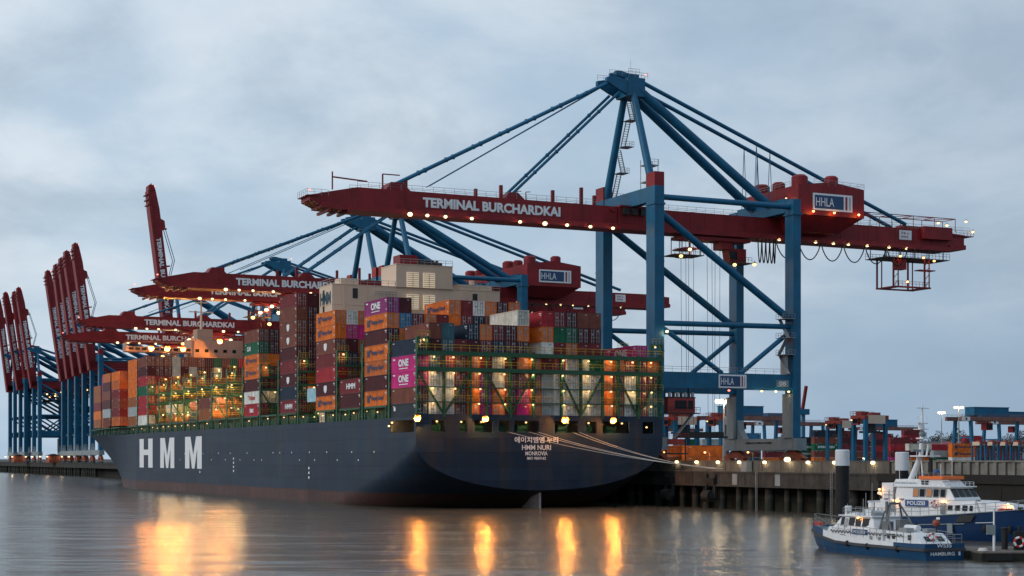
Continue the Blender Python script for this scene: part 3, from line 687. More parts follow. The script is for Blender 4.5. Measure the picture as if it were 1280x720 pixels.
for r in range(1, 20): STACKS[(0, r)] = [(c if isinstance(c, tuple) else (c, None)) for c in low[r][:1]+low[r]+high[r]]
STACKS[(0, 19)] = STACKS[(0, 19)][:4]
top_down(1, 0, [('purple', 'one'), ('orange', H), 'dark maroon', ('orange', H), ('dull orange', H), 'dark maroon', ('orange', H)])
n1 = [0, 7, 6, 6, 6, 7, 7, 7, 7, 7, 7, 5, 5, 4, 6, 6, 6, 5, 4, 3]
t1 = [0, ['dark maroon', 'blue'], ['maroon'], ['orange'], ['maroon'], [('orange', H), 'orange'], ['maroon', 'maroon'], ['white', 'navy'], ['orange'], ['dark maroon'], ['orange']]
for r in range(1, 20): fill(1, r, n1[r], {n1[r]-1-k: c for k, c in enumerate(t1[r] if r < len(t1) else [])})
fill(1, 14, 6, {5: 'dark maroon'}); fill(1, 15, 6, {5: 'brown', 4: 'rust brown'}); fill(1, 16, 6, {5: 'orange'}); fill(1, 17, 5, {4: 'maroon'})
top_down(2, 0, [('maroon', 'hmm'), 'dark maroon'])
for r in range(1, 20): fill(2, r, 2 if r < 4 else 6)
top_down(3, 0, [('orange', H), ('orange', H), ('brown', U), 'maroon', 'red', ('dark maroon', U), ('orange', H)])
fill(3, 1, 7, {6: 'white', 5: 'magenta', 4: 'dark maroon'}); fill(3, 2, 7, {6: 'orange', 5: 'magenta'})
for r in range(3, 20): fill(3, r, 6)
top_down(4, 0, ['maroon', 'brown', ('brown', U), ('brown', U), 'dark maroon', 'maroon', ('dark maroon', U), 'navy', ('maroon', 'hmm')])
for r in range(1, 4): fill(4, r, 9, {8: 'dark maroon', 7: 'dark maroon', 6: 'orange' if r == 2 else 'dark maroon', 5: 'dark maroon', 4: 'dark maroon', 3: 'dark maroon'})
for r in range(5, 20): fill(4, r, 6)
for r in range(4, 20): fill(5, r, 2)
top_down(6, 0, ['brown', ('green', 'words'), ('orange', H), ('orange', H), 'dark maroon', ('white', 'redtex'), ('red', 'tex')])
for r in range(1, 5): fill(6, r, 7, {6: 'dark maroon', 5: 'dark maroon', 4: 'orange' if r == 1 else 'dark maroon', 3: 'dark maroon'})
for r in range(5, 20): fill(6, r, 3)
for r in range(3, 14): fill(7, r, RND.choice((1, 2, 2, 3)))
for r in range(3, 12): fill(8, r, 5 if r in (4, 5, 6, 7, 8) else 3, {4: 'orange' if r in (4, 5, 8) else 'dark maroon'})
for r in range(0, 2): top_down(9, r, [('brown', None), ('rust brown', None)])
for b in (9, 10, 11, 12, 13):
    for r in range(2, 16): fill(b, r, RND.choice((0, 1, 1, 2, 2)))
for r in range(0, 20):
    fill(14, r, 7, {6: 'brown' if r < 7 else pick(), 5: 'dark maroon', 4: 'maroon' if r else 'red', 0: 'white' if r == 0 else 'brown'})
for r in (3, 5, 8): STACKS[(14, r)][5] = (('white', 'grey', 'white')[r//3 % 3], None)
STACKS[(14, 3)][6] = ('grey', None)
for r in range(0, 20): fill(15, r, 7, {k: 'orange' for k in range(3, 7)} if r == 0 else {})
for b, n in ((16, 6), (17, 6), (18, 6), (19, 5), (20, 4)):
    hd = half_deck(BAYS[b]+12.2); first = max(0, int(math.ceil((HB-hd-.3)/ROW)))
    for r in range(first, 20-first): fill(b, r, n, {k: ('purple' if (b, r, k) == (18, first, n-1) else RND.choice(BOWPAL)) for k in range(n)})
RB = [r*ROW+.3+CW/2 for r in range(20)]
def ship_containers():
    items = []
    for (b, r), st in STACKS.items():
        base = BASE if b < 16 else BASE+.4
        if b == 0: base = BASE-2.85
        for t, (c, lg) in enumerate(st): items.append((b, r, t, c, lg, Vector((RB[r], BAYS[b]+CL/2, base+t*TIER))))
    # keep what can be seen: rays from the view and from a step to each side of it
    vs, fs, own = [], [], []
    for i, it in enumerate(items):
        c = it[5]; n = len(vs)
        for dx in (-CW/2, CW/2):
            for dy in (-CL/2, CL/2):
                for dz in (0, TIER): vs.append((c.x+dx, c.y+dy, c.z+dz))
        for f in ((0,1,3,2),(4,6,7,5),(0,4,5,1),(2,3,7,6),(0,2,6,4),(1,5,7,3)): fs.append(tuple(n+k for k in f)); own.append(i)
    for bx in ((4.4, 43.6, 58.2, 66.6, 16, 46.3), (13.5, 37.5, 240.5, 249, 16, 48)):
        n = len(vs)
        for x in bx[:2]:
            for y in bx[2:4]:
                for z in bx[4:]: vs.append((x, y, z))
        for f in ((0,1,3,2),(4,6,7,5),(0,4,5,1),(2,3,7,6),(0,2,6,4),(1,5,7,3)): fs.append(tuple(n+k for k in f)); own.append(-1)
    bvh = BVHTree.FromPolygons(vs, fs)
    inv = Matrix.Rotation(-TH, 4, 'Z') @ Matrix.Translation(Vector((-PX, -PZ, 0)))
    rot = Matrix.Rotation(-TH, 3, 'Z')
    seen, seen2 = {}, {}
    for ox, store, step in ((0, seen, 2), (-14, seen2, 4), (14, seen2, 4)):
        org = inv @ Vector((ox, 0, EYE))
        for px in range(60, 900, step):
            for py in range(345, 535, step):
                d = rot @ Vector(((px-640)/2050.0, 1, (573-py)/2050.0)).normalized()
                hit = bvh.ray_cast(org, d)
                if hit[2] is not None and own[hit[2]] >= 0: store[own[hit[2]]] = store.get(own[hit[2]], 0)+1
    order = sorted(seen, key=lambda i: -seen[i])
    single = order[:235]; rest = [i for i in set(order[235:]) | set(seen2) if i not in set(single)]
    place = {}
    ordn = ['lowest', 'second', 'third', 'fourth', 'fifth', 'sixth', 'seventh', 'eighth', 'ninth', 'tenth', 'eleventh', 'twelfth', 'thirteenth', 'fourteenth', 'fifteenth', 'sixteenth', 'seventeenth', 'eighteenth', 'nineteenth', 'twentieth']
    MARK = {'one': 'with white lettering', 'hapag': 'with dark lettering', 'shield': 'with white shield mark', 'hmm': 'with white lettering', 'tex': 'with white lettering', 'redtex': 'with red lettering', 'words': 'with pale lettering', 'patch': 'with white patch', 'darktext': 'with dark lettering'}
    used = set()
    for i in single:
        b, r, t, c, lg, p = items[i]
        top = t == len(STACKS[(b, r)])-1
        tier = 'top' if top else (ordn[t]+(' from deck' if t else ''))
        mark = ' '+MARK[lg] if lg else ''
        rowname = 'outermost port row' if r == 0 else f"{ordn[r]} row from port"
        bay = 'in the stern bay' if b == 0 else ('in the bow bay' if b == 20 else f"{ordn[b]} bay from stern")
        lab = f"{c} container{mark}, {tier} tier, {rowname}, {bay}"
        if len(lab.replace(',', '').split()) > 16: lab = f"{c} container{mark}, {tier.replace(' from deck','')} tier, {rowname}, {bay}"
        if len(lab.replace(',', '').split()) > 16: lab = f"{c} container, {tier} tier, {rowname}, {bay}"
        if lab in used: print('DUP', lab)
        used.add(lab)
        plain = RND.random() < .22
        if (b, r) in ((0, 13), (0, 14), (0, 10), (0, 1), (0, 2)) and t == len(STACKS[(b, r)])-1: plain = True
        container(W(p.y, p.x, p.z), TH, c, CL, plain, lg, lab, 'containers stacked on the ship')
    # the far and barely visible ones as one mass
    m = MB(); names = list(CC)
    for i in rest:
        b, r, t, c, lg, p = items[i]
        m.cbox((p.x, p.y, p.z+CH/2), (CW, CL, CH), names.index(c))
        for k in range(4): m.cbox((p.x-.9+k*.6, p.y-CL/2-.02, p.z+CH/2), (.07, .05, CH-.3), len(names))
    if m.v:
        o = m.build('distant_containers', [CM[n] for n in names]+[GALV], None, (PX, PZ, 0)); o.rotation_euler.z = TH
        tag(o, 'mass of small far containers between the nearer stacks on the ship', None, None, 'stuff')
    print('containers', len(items), 'seen', len(seen), 'single', len(single), 'rest', len(rest))
ship_containers()
# a pale reefer and lashing frames beside the casing
container(W(56.8+3.3, 1.7, BASE+2.0), TH, 'pale blue', 6.06, True, None, 'short pale blue container beside the cream engine casing, low on the port side', 'containers stacked on the ship')
# ---------------------------------------------------------------- quay cranes
def sign(parent, o, xd, ud, w, h, nrm):
    """white frame, blue field with letters, red and grey bars"""
    o, xd, ud, nrm = Vector(o), Vector(xd), Vector(ud), Vector(nrm); m = MB()
    def slab(x0, x1, y0, y1, t0, t1, k):
        v = [o+xd*x+ud*y+nrm*t for t in (t0, t1) for x, y in ((x0,y0),(x1,y0),(x1,y1),(x0,y1))]; m.hexa(v, k)
    slab(0, w, 0, h, -.1, .06, 0); b = h*.11
    slab(b, w*.775, b, h-b, .06, .09, 1); slab(w*.82, w*.87, b, h-b, .06, .09, 2); slab(w*.915, w*.955, b, h-b, .06, .09, 3)
    m.txt('HHLA', o+xd*(b+w*.03)+ud*h*.25+nrm*.11, xd, ud, h*.5, w*.46, 0, .0)
    return m.build('company_sign', [LETTER, SIGNBLUE, SIGNRED, paint('sign_grey', (.35,.37,.4), .5, .05, 1)], parent)
GA, HY = 33.4, 10.75                        # rail gauge, half distance between the leg frames
def make_crane(name, label, gb, gt, apex, tip, raise_deg=0, detail=True):
    R = thing(name, label, 'crane', (0,0,0), TH, 'blue and red ship-to-shore cranes along the quay')
    S = lambda z: z
    lw, ll, ct = gt+5.9, gt+2.7, gt+.15
    # legs
    for y in (-HY, HY):
        m = MB(); m.box(-1.1,1.1,y-1.7,y+1.7,6.6,lw-2.8); m.box(-1.1,1.1,y-1.7,y+1.7,lw-2.8,lw,1); m.box(-1.3,1.3,y-1.85,y+1.85,ct-.8,ct-.4); m.box(-1.25,1.25,y-1.8,y+1.8,16.2,16.6)
        for z in (24, 33, 42): m.box(-1.13,1.13,y-1.73,y+1.73,z-.25,z+.25)
        m.build('leg', [BLUE, RED], R)
        m = MB(); m.box(GA-.95,GA+.95,y-1.5,y+1.5,16.0,ll); m.box(GA-1.2,GA+1.2,y-1.75,y+1.75,ct-.8,ct-.4)
        s = 1 if y < 0 else -1
        m.hexa([(GA-.95,y-1.5,6.6),(GA+.95,y-1.5,6.6),(GA+.95,y+1.5,6.6),(GA-.95,y+1.5,6.6),(GA-.95,y-1.5,16),(GA+.95,y-1.5,16),(GA+.95,y+1.5,16),(GA-.95,y+1.5,16)])
        m.box(GA-1.7,GA-.97,y-1.45,y+1.45,6.7,15.9,1)
        m.build('leg', [BLUE, GREYP], R)
        m = MB(); m.box(-.9+1.1,GA-.95,y-.95,y+.95,16.6,19.9)   # portal beam
        if detail:
            m.rail((1.2,y-.9,19.9),(GA-1,y-.9,19.9),1.1,2.2,.04,1)
        m.build('portal_beam', [BLUE, GALV], R)
        m = MB()                            # tubular ties and braces of this frame
        m.tube((1.05,y,ct+1.0),(GA-.9,y,ct+1.0),.6,12); m.tube((1.05,y,gt-2),(GA-.9,y,31.6),.75,12); m.tube((1.05,y,29.7),(GA-.9,y,30.0),.55,12)
        m.tube((1.05,y,29.2),(15.8,y,19.9),.5,10); m.tube((GA-.9,y,28.9),(20.3,y,19.9),.5,10)
        m.build('tubular_brace', BLUE, R)
    for x in (0, GA):
        m = MB(); m.box(x-.9,x+.9,-HY+1.7,HY-1.7,ct,ct+3.0); m.build('cross_beam', BLUE, R)
        m = MB(); m.box(x-1.3,x+1.3,-HY-3,HY+3,4.1,6.6); m.box(x-1.36,x+1.36,-HY-1.6,-HY+1.6,4.3,6.5); m.box(x-1.36,x+1.36,HY-1.6,HY+1.6,4.3,6.5)
        for s in (-1, 1): m.prism_x([(s*(HY-1.5),6.6),(s*(HY-1.5),10.8),(s*(HY-2.1),8.6),(s*(HY-3.8),6.6)], x-.8, x+.8)
        m.build('sill_beam', GREYP, R)
        for y in (-HY, HY):
            m = MB()
            m.prism_x([(y-4.6,2.4),(y+4.6,2.4),(y+1.2,4.08),(y-1.2,4.08)], x-.6, x+.6)
            for k in (-1, 1):
                m.prism_x([(y+k*2.6-2.2,1.2),(y+k*2.6+2.2,1.2),(y+k*2.6+.7,2.5),(y+k*2.6-.7,2.5)], x-.7, x+.7)
                for q in (-1.5, -.5, .5, 1.5): m.tube((x-.35,y+k*2.6+q*1.05,.5),(x+.35,y+k*2.6+q*1.05,.5),.5,10,1)
            m.build('bogie', [RUST, DARK], R)
    # mast
    for s in (-1, 1):
        m = MB(); m.tube((0,s*(HY-.9),ct+2.6),(0,s*1.7,apex-3),.85,12,r2=.7); m.build('mast_leg', BLUE, R)
        m = MB(); m.tube((.6,s*1.7,apex-2.2),(GA-1,s*3.2,ct+2.4),.95,12); m.build('back_leg', BLUE, R)
        m = MB(); m.tube((1.2,s*2.2,apex-.9),(69.5,s*2.6,gt+.8),.42,10)
        if detail:
            for t in (.42, .47): 
                p = Vector((1.2,s*2.2,apex-.9)).lerp(Vector((69.5,s*2.6,gt+.8)), t)
                m.bar(p,(p.x-.6,p.y,gt+2),.1); m.bar(p,(p.x+.6,p.y,gt+2),.1)
        m.build('backstay', BLUE, R)
    a = MB()
    a.box(-1.6,2.4,-2.6,2.6,apex-4.2,apex-.4); a.box(-.8,1.4,-1.8,1.8,apex-.4,apex+.5)
    for s in (-1, 1):
        a.prism_y([(-6.5,apex-1.7),(-6.5,apex-.9),(-4.5,apex-.5),(-1.5,apex-1.2),(-1.5,apex-4),(-3.5,apex-3.2)], s*2.0-.45, s*2.0+.45)
        a.prism_y([(-4,apex+.1),(-4,apex+.8),(-2.8,apex+1),(1.5,apex+.2),(1.5,apex-1)], s*1.1-.3, s*1.1+.3)
    if detail:
        for y in (-2.6, 2.6): a.rail((-6,y,apex-.5),(3,y,apex-.4),1.1,1.4,.04,1)
        a.rail((3,-2.6,apex-.4),(3,2.6,apex-.4),1.1,1.4,.04,1); a.rail((-1,-1.6,apex+.5),(1.6,-1.6,apex+.5),1.1,1,.04,1)
        a.tube((1,1,apex+.5),(1,1,apex+4),.04,4,1)
    ap = a.build('mast_head', [BLUE, GALV], R); lamp(ap, (2.6,-2.4,apex+.4), .22, 'red', 0, 'warning_lamp', False)
    if detail:                              # zigzag stair beside the far mast leg
        st = MB(); z = ct+3.2; k = 0; top = apex-6
        while z < top:
            t = (z-ct-2.6)/(apex-3-ct-2.6); yl = (HY-.9)+(1.7-HY+.9)*t
            st.box(1.0,3.2,yl-2.2,yl+.6,z,z+.12); st.rail((3.2,yl-2.2,z),(3.2,yl+.6,z),1.1,.9,.04); st.rail((1,yl-2.2,z),(3.2,yl-2.2,z),1.1,.9,.04)
            zn = z+5.2; s = 1 if k % 2 else -1
            for w in (1.4, 2.4): st.bar((w,yl-1.9 if s > 0 else yl+.4,z),(w,yl+.2 if s > 0 else yl-2.0,zn),.12,.3)
            for j in range(12): f = j/11; st.box(1.4,2.4,yl-1.9+2.1*f-.1 if s > 0 else yl+.4-2.4*f-.1,yl-1.9+2.1*f+.12 if s > 0 else yl+.4-2.4*f+.12,z+5.2*f-.03,z+5.2*f+.03)
            z = zn; k += 1
        st.box(1.5,4.5,-4.5,-2,ct+8.5,ct+8.7); st.rail((1.5,-4.5,ct+8.7),(4.5,-4.5,ct+8.7),1.1,1,.04); st.box(1.5,4.5,-4.5,-2,ct+5,ct+5.2); st.rail((1.5,-4.5,ct+5.2),(4.5,-4.5,ct+5.2),1.1,1,.04)
        for x, y in ((1.6,-4.4),(4.4,-4.4),(1.6,-2.1),(4.4,-2.1)): st.tube((x,y,ct+3),(x,y,ct+9.8),.08,5)
        st.build('stairway', GALV, R)
        st = MB()                           # stairs and landings on the landside leg
        for z in (24, 27.5, 31.5): st.box(GA-3.2,GA-.96,-HY-2,-HY+1.6,z,z+.12); st.rail((GA-3.2,-HY-2,z),(GA-3.2,-HY+1.6,z),1.1,.9,.05); st.rail((GA-3.2,-HY-2,z),(GA-.9,-HY-2,z),1.1,.9,.05)
        for z0, z1, s in ((20,24,1),(24,27.5,-1),(27.5,31.5,1)): st.bar((GA-2.4,-HY-1.8*s,z0),(GA-2.4,-HY+1.3*s,z1),.8,.15)
        st.box(GA-2.2,GA-1.7,-HY-.6,-HY+1.4,19.9,24); st.build('leg_stairway', GALV, R)
    # fixed girder with the tail
    gz = gt-gb
    prof = lambda t, b: [(-2.9,b),(2.9,b),(2.9,b+1.0),(2.25,b+1.15),(2.25,t),(-2.25,t),(-2.25,b+1.15),(-2.9,b+1.0)]
    g = MB(); g.loft([[(x,y,z) for y, z in prof(gt,gb)] for x in (-3.9,82)])
    g.loft([[(x,y,z) for y, z in prof(t,b)] for x, t, b in ((82.01,gt-.3,gb+.3),(86.5,gt-.6,gb+.6))])
    if detail:
        for y in (-3.0, 3.0): g.rail((-3,y*.75,gt),(35,y*.75,gt),1.1,2.2,.04,1); g.rail((53,y*.75,gt),(88,y*.75,gt),1.1,2.2,.04,1)
        for x in range(54, 88, 6):          # light steel frames over the tail
            for y in (-2.2, 2.2): g.tube((x,y,gt),(x,y,gt+2.9),.08,5)
            g.tube((x,-2.2,gt+2.9),(x,2.2,gt+2.9),.08,5)
            if x < 84: g.tube((x,-2.2,gt+2.9),(x+6,-2.2,gt+2.9),.1,5); g.tube((x,2.2,gt+2.9),(x+6,-2.2,gt+2.9),.07,5); g.tube((x,2.2,gt+2.9),(x+6,2.2,gt+2.9),.1,5)
        g.box(74,82,-3.6,-2.3,gt-2.2,gt+.6); g.box(72,79,2.3,4,gt-.1,gt+1.4); g.box(82,89,-2.6,2.6,gt-.9,gt-.75); g.rail((84,-2.6,gt-.75),(89,-2.6,gt-.75),1.1,1,.05,1); g.rail((89,-2.6,gt-.75),(89,2.6,gt-.75),1.1,1,.05,1)
        g.box(-3.5,3.5,-2.6,2.6,gt,gt+.35); 
        for k in range(3): g.box(-2.8+k*2,-1.6+k*2,-3.1,-2.27,gt-1.6,gt-.2,2)
    for x in range(2, 80, 5):
        for y in (-2.275, 2.275): g.box(x-.06,x+.06,y-.03,y+.03,gb+1.2,gt-.05)
    for x in (14, 34, 60): g.box(x-.6,x+.6,-2.31,2.31,gb+1.3,gt+.03)
    gd = g.build('girder', [RED, GALV, DARK], R)
    sg = MB(); sg.box(68.0,71.4,-2.36,-2.28,gt-2.6,gt-.5); 
    for k in range(2): sg.txt('74 t' if k == 0 else 'SWL', (68.4,-2.39,gt-1.4-k*.8), (1,0,0), (0,0,1), .5, 2.2, 1)
    sg.build('load_plate', [LETTER, SIGNRED], gd)
    for x in (35.2, 44.7, 49.4, 53.4, 58.5, 64.5, 69.4) if not raise_deg else (40, 58): lamp(gd, (x,-3.15,gb-.05), .36 if detail else .3, 'cool', 0 if not detail else 130)
    if detail:
        for x, z in ((78.5,gt+1.6),(81,gt+1.2),(86.5,gt+2.4),(88.5,gt+.2),(76,gt-.4)): lamp(gd, (x,-2.9,z), .32, 'warm', 130)
    # boom
    L = tip-3.9; b = MB()
    T = lambda z: z-gb                      # boom is modelled from its hinge
    tp = 1.6 if not raise_deg else .7
    rings = [[(-x,y,z) for y, z in prof(t, bb)] for x, t, bb in ((.1,gz,0),(L-9,gz,0),(L-1.5,gz-tp,.3))]
    b.loft(rings)
    b.loft([[(-x,y,z) for y, z in ((-2.6,bb),(2.6,bb),(2.6,t),(-2.6,t))] for x, t, bb in ((L-1.5,gz-tp-.1,.6),(L+.6,gz-tp-.5,1.5 if tp > 1 else .9))])
    for x in (L-7, L-5, L-3): b.box(-x-.25,-x+.25,-3.4,3.4,-.5,.0)
    b.box(-L-1.2,-L+1,-2.9,2.9,gz-2.3,gz-2.15)
    for x, h in ((46.3,2.1),(31.5,1.5),(26,2.6),(14.5,2.4),(8,3.4),(5,2)):
        b.box(-x-.3,-x+.3,-1.9,-1.3,gz,gz+h)
    b.prism_y([(-50.5,gz),(-45.5,gz),(-47,gz+1.5),(-49.5,gz+1.5)], -2.2, 2.2); b.prism_y([(-25.5,gz),(-21,gz),(-22.5,gz+1.3),(-24.3,gz+1.3)], -2.2, 2.2)
    if detail:
        for y in (-2.2, 2.2): b.rail((-L+9,y,gz),(-.5,y,gz),1.1,2.2,.04,1)
        b.rail((-L-1.2,-2.8,gz-2.15),(-L-1.2,2.8,gz-2.15),1.1,1.2,.04,1); b.rail((-L-1.2,-2.8,gz-2.15),(-L+3,-2.8,gz-2.15),1.1,1.2,.04,1)
        b.bar((-L+4,-2.2,gz+1.6),(-L+11,-2.2,gz+1.2),.25); b.bar((-L+4,-2.2,gz-.8),(-L+4,-2.2,gz+2.6),.22); b.bar((-51,-1.5,gz),(-51,-1.5,gz+3),.25); b.bar((-51,-1.5,gz+3),(-47.5,-1.5,gz+3),.2)
        for x in (19, 21): b.bar((-x,1.5,gz),(-x,1.5,gz+2.2),.14); b.bar((-x,1.5,gz+2.2),(-x+1,1.5,gz+2.3),.14)
    b.tube((-1.2,-2.7,gz-.6),(-1.2,2.7,gz-.6),.5,10)
    for x in range(3, int(L)-9, 5):         # welded stiffeners and splice plates
        for y in (-2.275, 2.275): b.box(-x-.06,-x+.06,y-.03,y+.03,1.2,gz-.05)
    for x in (9.5, 46): b.box(-x-.6,-x+.6,-2.31,2.31,1.3,gz+.03)
    bo = b.build('boom', [RED, GALV], R, (-4.0,0,gb))
    t = MB(); t.txt('TERMINAL BURCHARDKAI', (-43.0,-2.335,gz-2.95), (1,0,0), (0,0,1), 1.95, 29.9, 0, .045); t.build('boom_lettering', LETTER, bo)
    if not raise_deg:
        for x in (46, 42.4, 38.6, 33, 22.5, 17, 12, 6.7, 1.5): lamp(bo, (-x,-3.15,-.05), .38 if x not in (46, 17) else .52, 'cool', 0 if not detail else 320)
        lamp(bo, (-L-.6,-2.6,gz-1.2), .25, 'red', 0, 'warning_lamp', False)
    else: lamp(bo, (-L,-2.6,gz-1), .25, 'red', 0, 'warning_lamp', False)
    bo.rotation_euler.y = math.radians(raise_deg)
    if not raise_deg:
        for s in (-1, 1):
            m = MB(); m.tube((-5,s*1.9,apex-1.5),(-52.2,s*1.6,gt+1.3),.36,8)
            for k in range(1, 8): p = Vector((-5,s*1.9,apex-1.5)).lerp(Vector((-52.2,s*1.6,gt+1.3)), k/8); m.ball(p, .55, 0, 8, 5)
            m.tube((-6,s*1.2,apex-2.2),(-45,s*.9,gt+1.5),.09,5)
            m.build('forestay', BLUE, R)
            m = MB(); m.tube((-3.4,s*2.2,apex-3.6),(-27.5,s*2.0,gt+1.2),.3,8)
            for k in range(1, 5): p = Vector((-3.4,s*2.2,apex-3.6)).lerp(Vector((-27.5,s*2.0,gt+1.2)), k/5); m.ball(p, .45, 0, 8, 5)
            m.build('forestay', BLUE, R)
    else:
        rot = Matrix.Rotation(math.radians(raise_deg), 3, 'Y')
        for s in (-1, 1):
            m = MB()
            for d in (48, 24):
                p = Vector((-4,0,gb))+rot @ Vector((-d,s*1.6,gz+1.2)); q = Vector((-3,s*1.9,apex-2)); md = p.lerp(q, .5)+Vector((3.5,0,-2))
                m.path([p, md, q], .16, 5)
            m.build('forestay', BLUE, R)
    # machinery house
    h0, h1, hy = 35.3, 52.4, 10.0; ev = gt+6.2; rg = gt+7.3
    m = MB(); xm = (h0+h1)/2
    m.prism_y([(h0,gt+.02),(h1,gt+.02),(h1,ev),(xm,rg),(h0,ev)], -hy, hy)
    m.hexa([(h0+1.5,-6,gb+1.6),(h1-4,-6,gb+1.6),(h1-4,6,gb+1.6),(h0+1.5,6,gb+1.6),(h0+.2,-hy+.2,gt+.01),(h1-.2,-hy+.2,gt+.01),(h1-.2,hy-.2,gt+.01),(h0+.2,hy-.2,gt+.01)], 0)
    m.box(h0-.12,h0,-hy,hy,gt+.2,gt+.45,1)
    if detail: m.rail((h0+4,-hy,ev+.4),(h1,-hy,ev),1.1,1.8,.04,2); m.rail((h1,-hy,ev),(h1,hy,ev),1.1,1.8,.04,2); m.rail((h0,-hy+3,ev),(h0,hy,ev),1.1,1.8,.04,2); m.rail((h0-.9,-hy,gt),(h0-.9,hy,gt),1.1,1.8,.04,2); m.box(h0-1,h0,-hy,hy,gt-.15,gt)
    hs = m.build('machine_house', [RED, DARK, GALV], R)
    for x, y, sz in ((h0+1.6,-hy+1.8,1), (h0+1.6,hy-4,1), (xm+1.5,-hy+2.2,.85), (h0+1.6,-.5,.8)):
        v = MB(); z = ev+(rg-ev)*max(0, 1-abs(x-xm)/(xm-h0)); r = 1.75*sz
        v.tube((x,y,z-.3),(x,y,z+1.7*sz),r,12); v.tube((x,y,z+1.7*sz),(x,y,z+2.15*sz),r,12,r2=r*.7); v.build('roof_vent', RED, hs)
    sign(hs, (39.0,-hy-.06,gt+1.1), (1,0,0), (0,0,1), 10.2, 3.6, (0,-1,0))
    if detail:
        for x in (h0+3.2, h0+8.6, h0+15): lamp(hs, (x,-hy-.9,gt+.6), .28, 'sodium', 260)
        lamp(hs, (h0-1,-hy+3,gt+3.6), .2, 'warm', 120)
    sign(R, (14.4,-HY-1.02,16.85), (1,0,0), (0,0,1), 6.7, 2.75, (0,-1,0))
    m = MB(); m.box(28.6,31.6,-HY-1.0,-HY-.96,17.3,18.7); m.txt('08' if detail else '06', (30.1,-HY-1.03,17.55), (1,0,0), (0,0,1), .9, 1.7, 1, .02, True); m.build('number_plate', [GREYP, LETTER], R)
    # trolley with the operator's cab, ropes and head block
    x0 = 11.5 if detail or raise_deg else -34
    t = MB(); t.box(x0,x0+17,-2.2,2.2,gb-1.0,gb-.3); t.box(x0+.5,x0+4,-2.6,2.6,gb-3.1,gb-2.8); t.box(x0+1,x0+3.5,-2.3,2.3,gb-4.6,gb-4.3,1); t.rail((x0-2,-2.6,gb-4.3),(x0+5,-2.6,gb-4.3),1.1,1,.05,1); t.box(x0-2,x0+5.2,-2.6,2.6,gb-4.45,gb-4.31,1)
    for x in (x0, x0+2, x0+4.5): t.tube((x,-2.2,gb-4.3),(x,-2.2,gb-.3),.1,5); t.tube((x,2.2,gb-4.3),(x,2.2,gb-.3),.1,5)
    t.box(x0+10,x0+13,-1.6,1.6,gb-2.6,gb-1.0)
    tr = t.build('trolley', [RED, DARK], R)
    c = MB(); c.prism_y([(x0+12.5,gb-5.2),(x0+16.5,gb-5.2),(x0+16.5,gb-2.3),(x0+12.0,gb-2.3)], -1.3, 1.3); c.prism_y([(x0+12.55,gb-4.6),(x0+14.2,gb-4.6),(x0+14.2,gb-2.9),(x0+12.2,gb-2.9)], -1.34, 1.34, 1); c.box(x0+12,x0+17.5,-2,2,gb-5.5,gb-5.25,2); c.rail((x0+12,-2,gb-5.25),(x0+17.5,-2,gb-5.25),1.1,1,.05,2); c.tube((x0+14,0,gb-2.3),(x0+14,0,gb-.9),.3,6)
    c.build('operator_cab', [RED, GLASS, DARK], tr)
    P_ = 260 if detail else (0 if raise_deg else 2200)
    for x, y, z in (() if detail or raise_deg else ((x0+5,-2.9,gb-1.4),(x0+7,-2.9,gb-3.2),(x0+9,-2.9,gb-5.0),(x0+15.5,-2.9,gb-3.0),(x0+6,2.9,gb-6))) + ((x0-.5,-2.6,gb-4.8),(x0+1.6,-2.7,gb-3.3),(x0+3.4,-2.7,gb-2.4),(x0+13,-2.2,gb-5.9),(x0+18,-2.2,gb-5.6)): lamp(tr, (x,y,z), .42 if detail else .6, 'sodium' if z < gb-4 else 'cool', P_)
    r = MB(); zh = 8 if detail else (41 if raise_deg else 34)
    for x in (x0+2, x0+3.2, x0+8.5, x0+9.7):
        for y in (-1.6, 1.6): r.tube((x,y,gb-.8),(x+.1,y*.8,zh),.05,4)
    r.box(x0+1,x0+11,-1.1,1.1,zh-.9,zh,1)
    for s in (-1.0, 1.0): r.box(x0+.2,x0+12,s-.12,s+.12,zh-1.3,zh-.9,1)
    r.build('hoist_ropes', [DARK, DARK], tr)
    # hanging power cable loops
    f = MB(); xs = [29.5,30.5,31.5,32.5,33.5]+[34+5.9*k for k in range(7)]
    for xa, xb in zip(xs, xs[1:]):
        dp = 5.2 if xb-xa < 2 else 3.9; pts = []
        for k in range(11):
            u = k/10; pts.append((xa+(xb-xa)*u, -3.5, gb-.1-dp*(1-(2*u-1)**2)**.8))
        f.path(pts, .13, 5)
    f.box(28,70,-3.6,-3.4,gb-.1,gb+.08,1); f.build('festoon_cable', [BLACK, RED], R)
    if detail:                              # service gallery and hanging frame under the tail
        m = MB()
        m.box(63,81,-3.8,3.4,gb-2.3,gb-2.15,0); m.rail((63,-3.8,gb-2.15),(81,-3.8,gb-2.15),1.3,1,.05,0); m.rail((63,3.4,gb-2.15),(81,3.4,gb-2.15),1.3,1,.05,0)
        for x in (64,68,72,76,80): m.tube((x,-2.8,gb-2.2),(x,-2.8,gb+.1),.1,5); m.tube((x,2.8,gb-2.2),(x,2.8,gb+.1),.1,5)
        for x in (65.5, 74.2):
            for y in (-3.4, 2.4): m.box(x-.16,x+.16,y-.16,y+.16,gb-8.8,gb-2.3,1); m.box(x+1.2,x+1.4,y-.1,y+.1,gb-8.8,gb-2.3,1)
            for k in range(4): m.bar((x,-3.4,gb-8.6+k*1.6),(x+1.3,-3.4,gb-7.2+k*1.6),.1,.1,m=1)
            m.box(x-.2,x+1.4,-3.6,2.6,gb-8.9,gb-8.6,1)
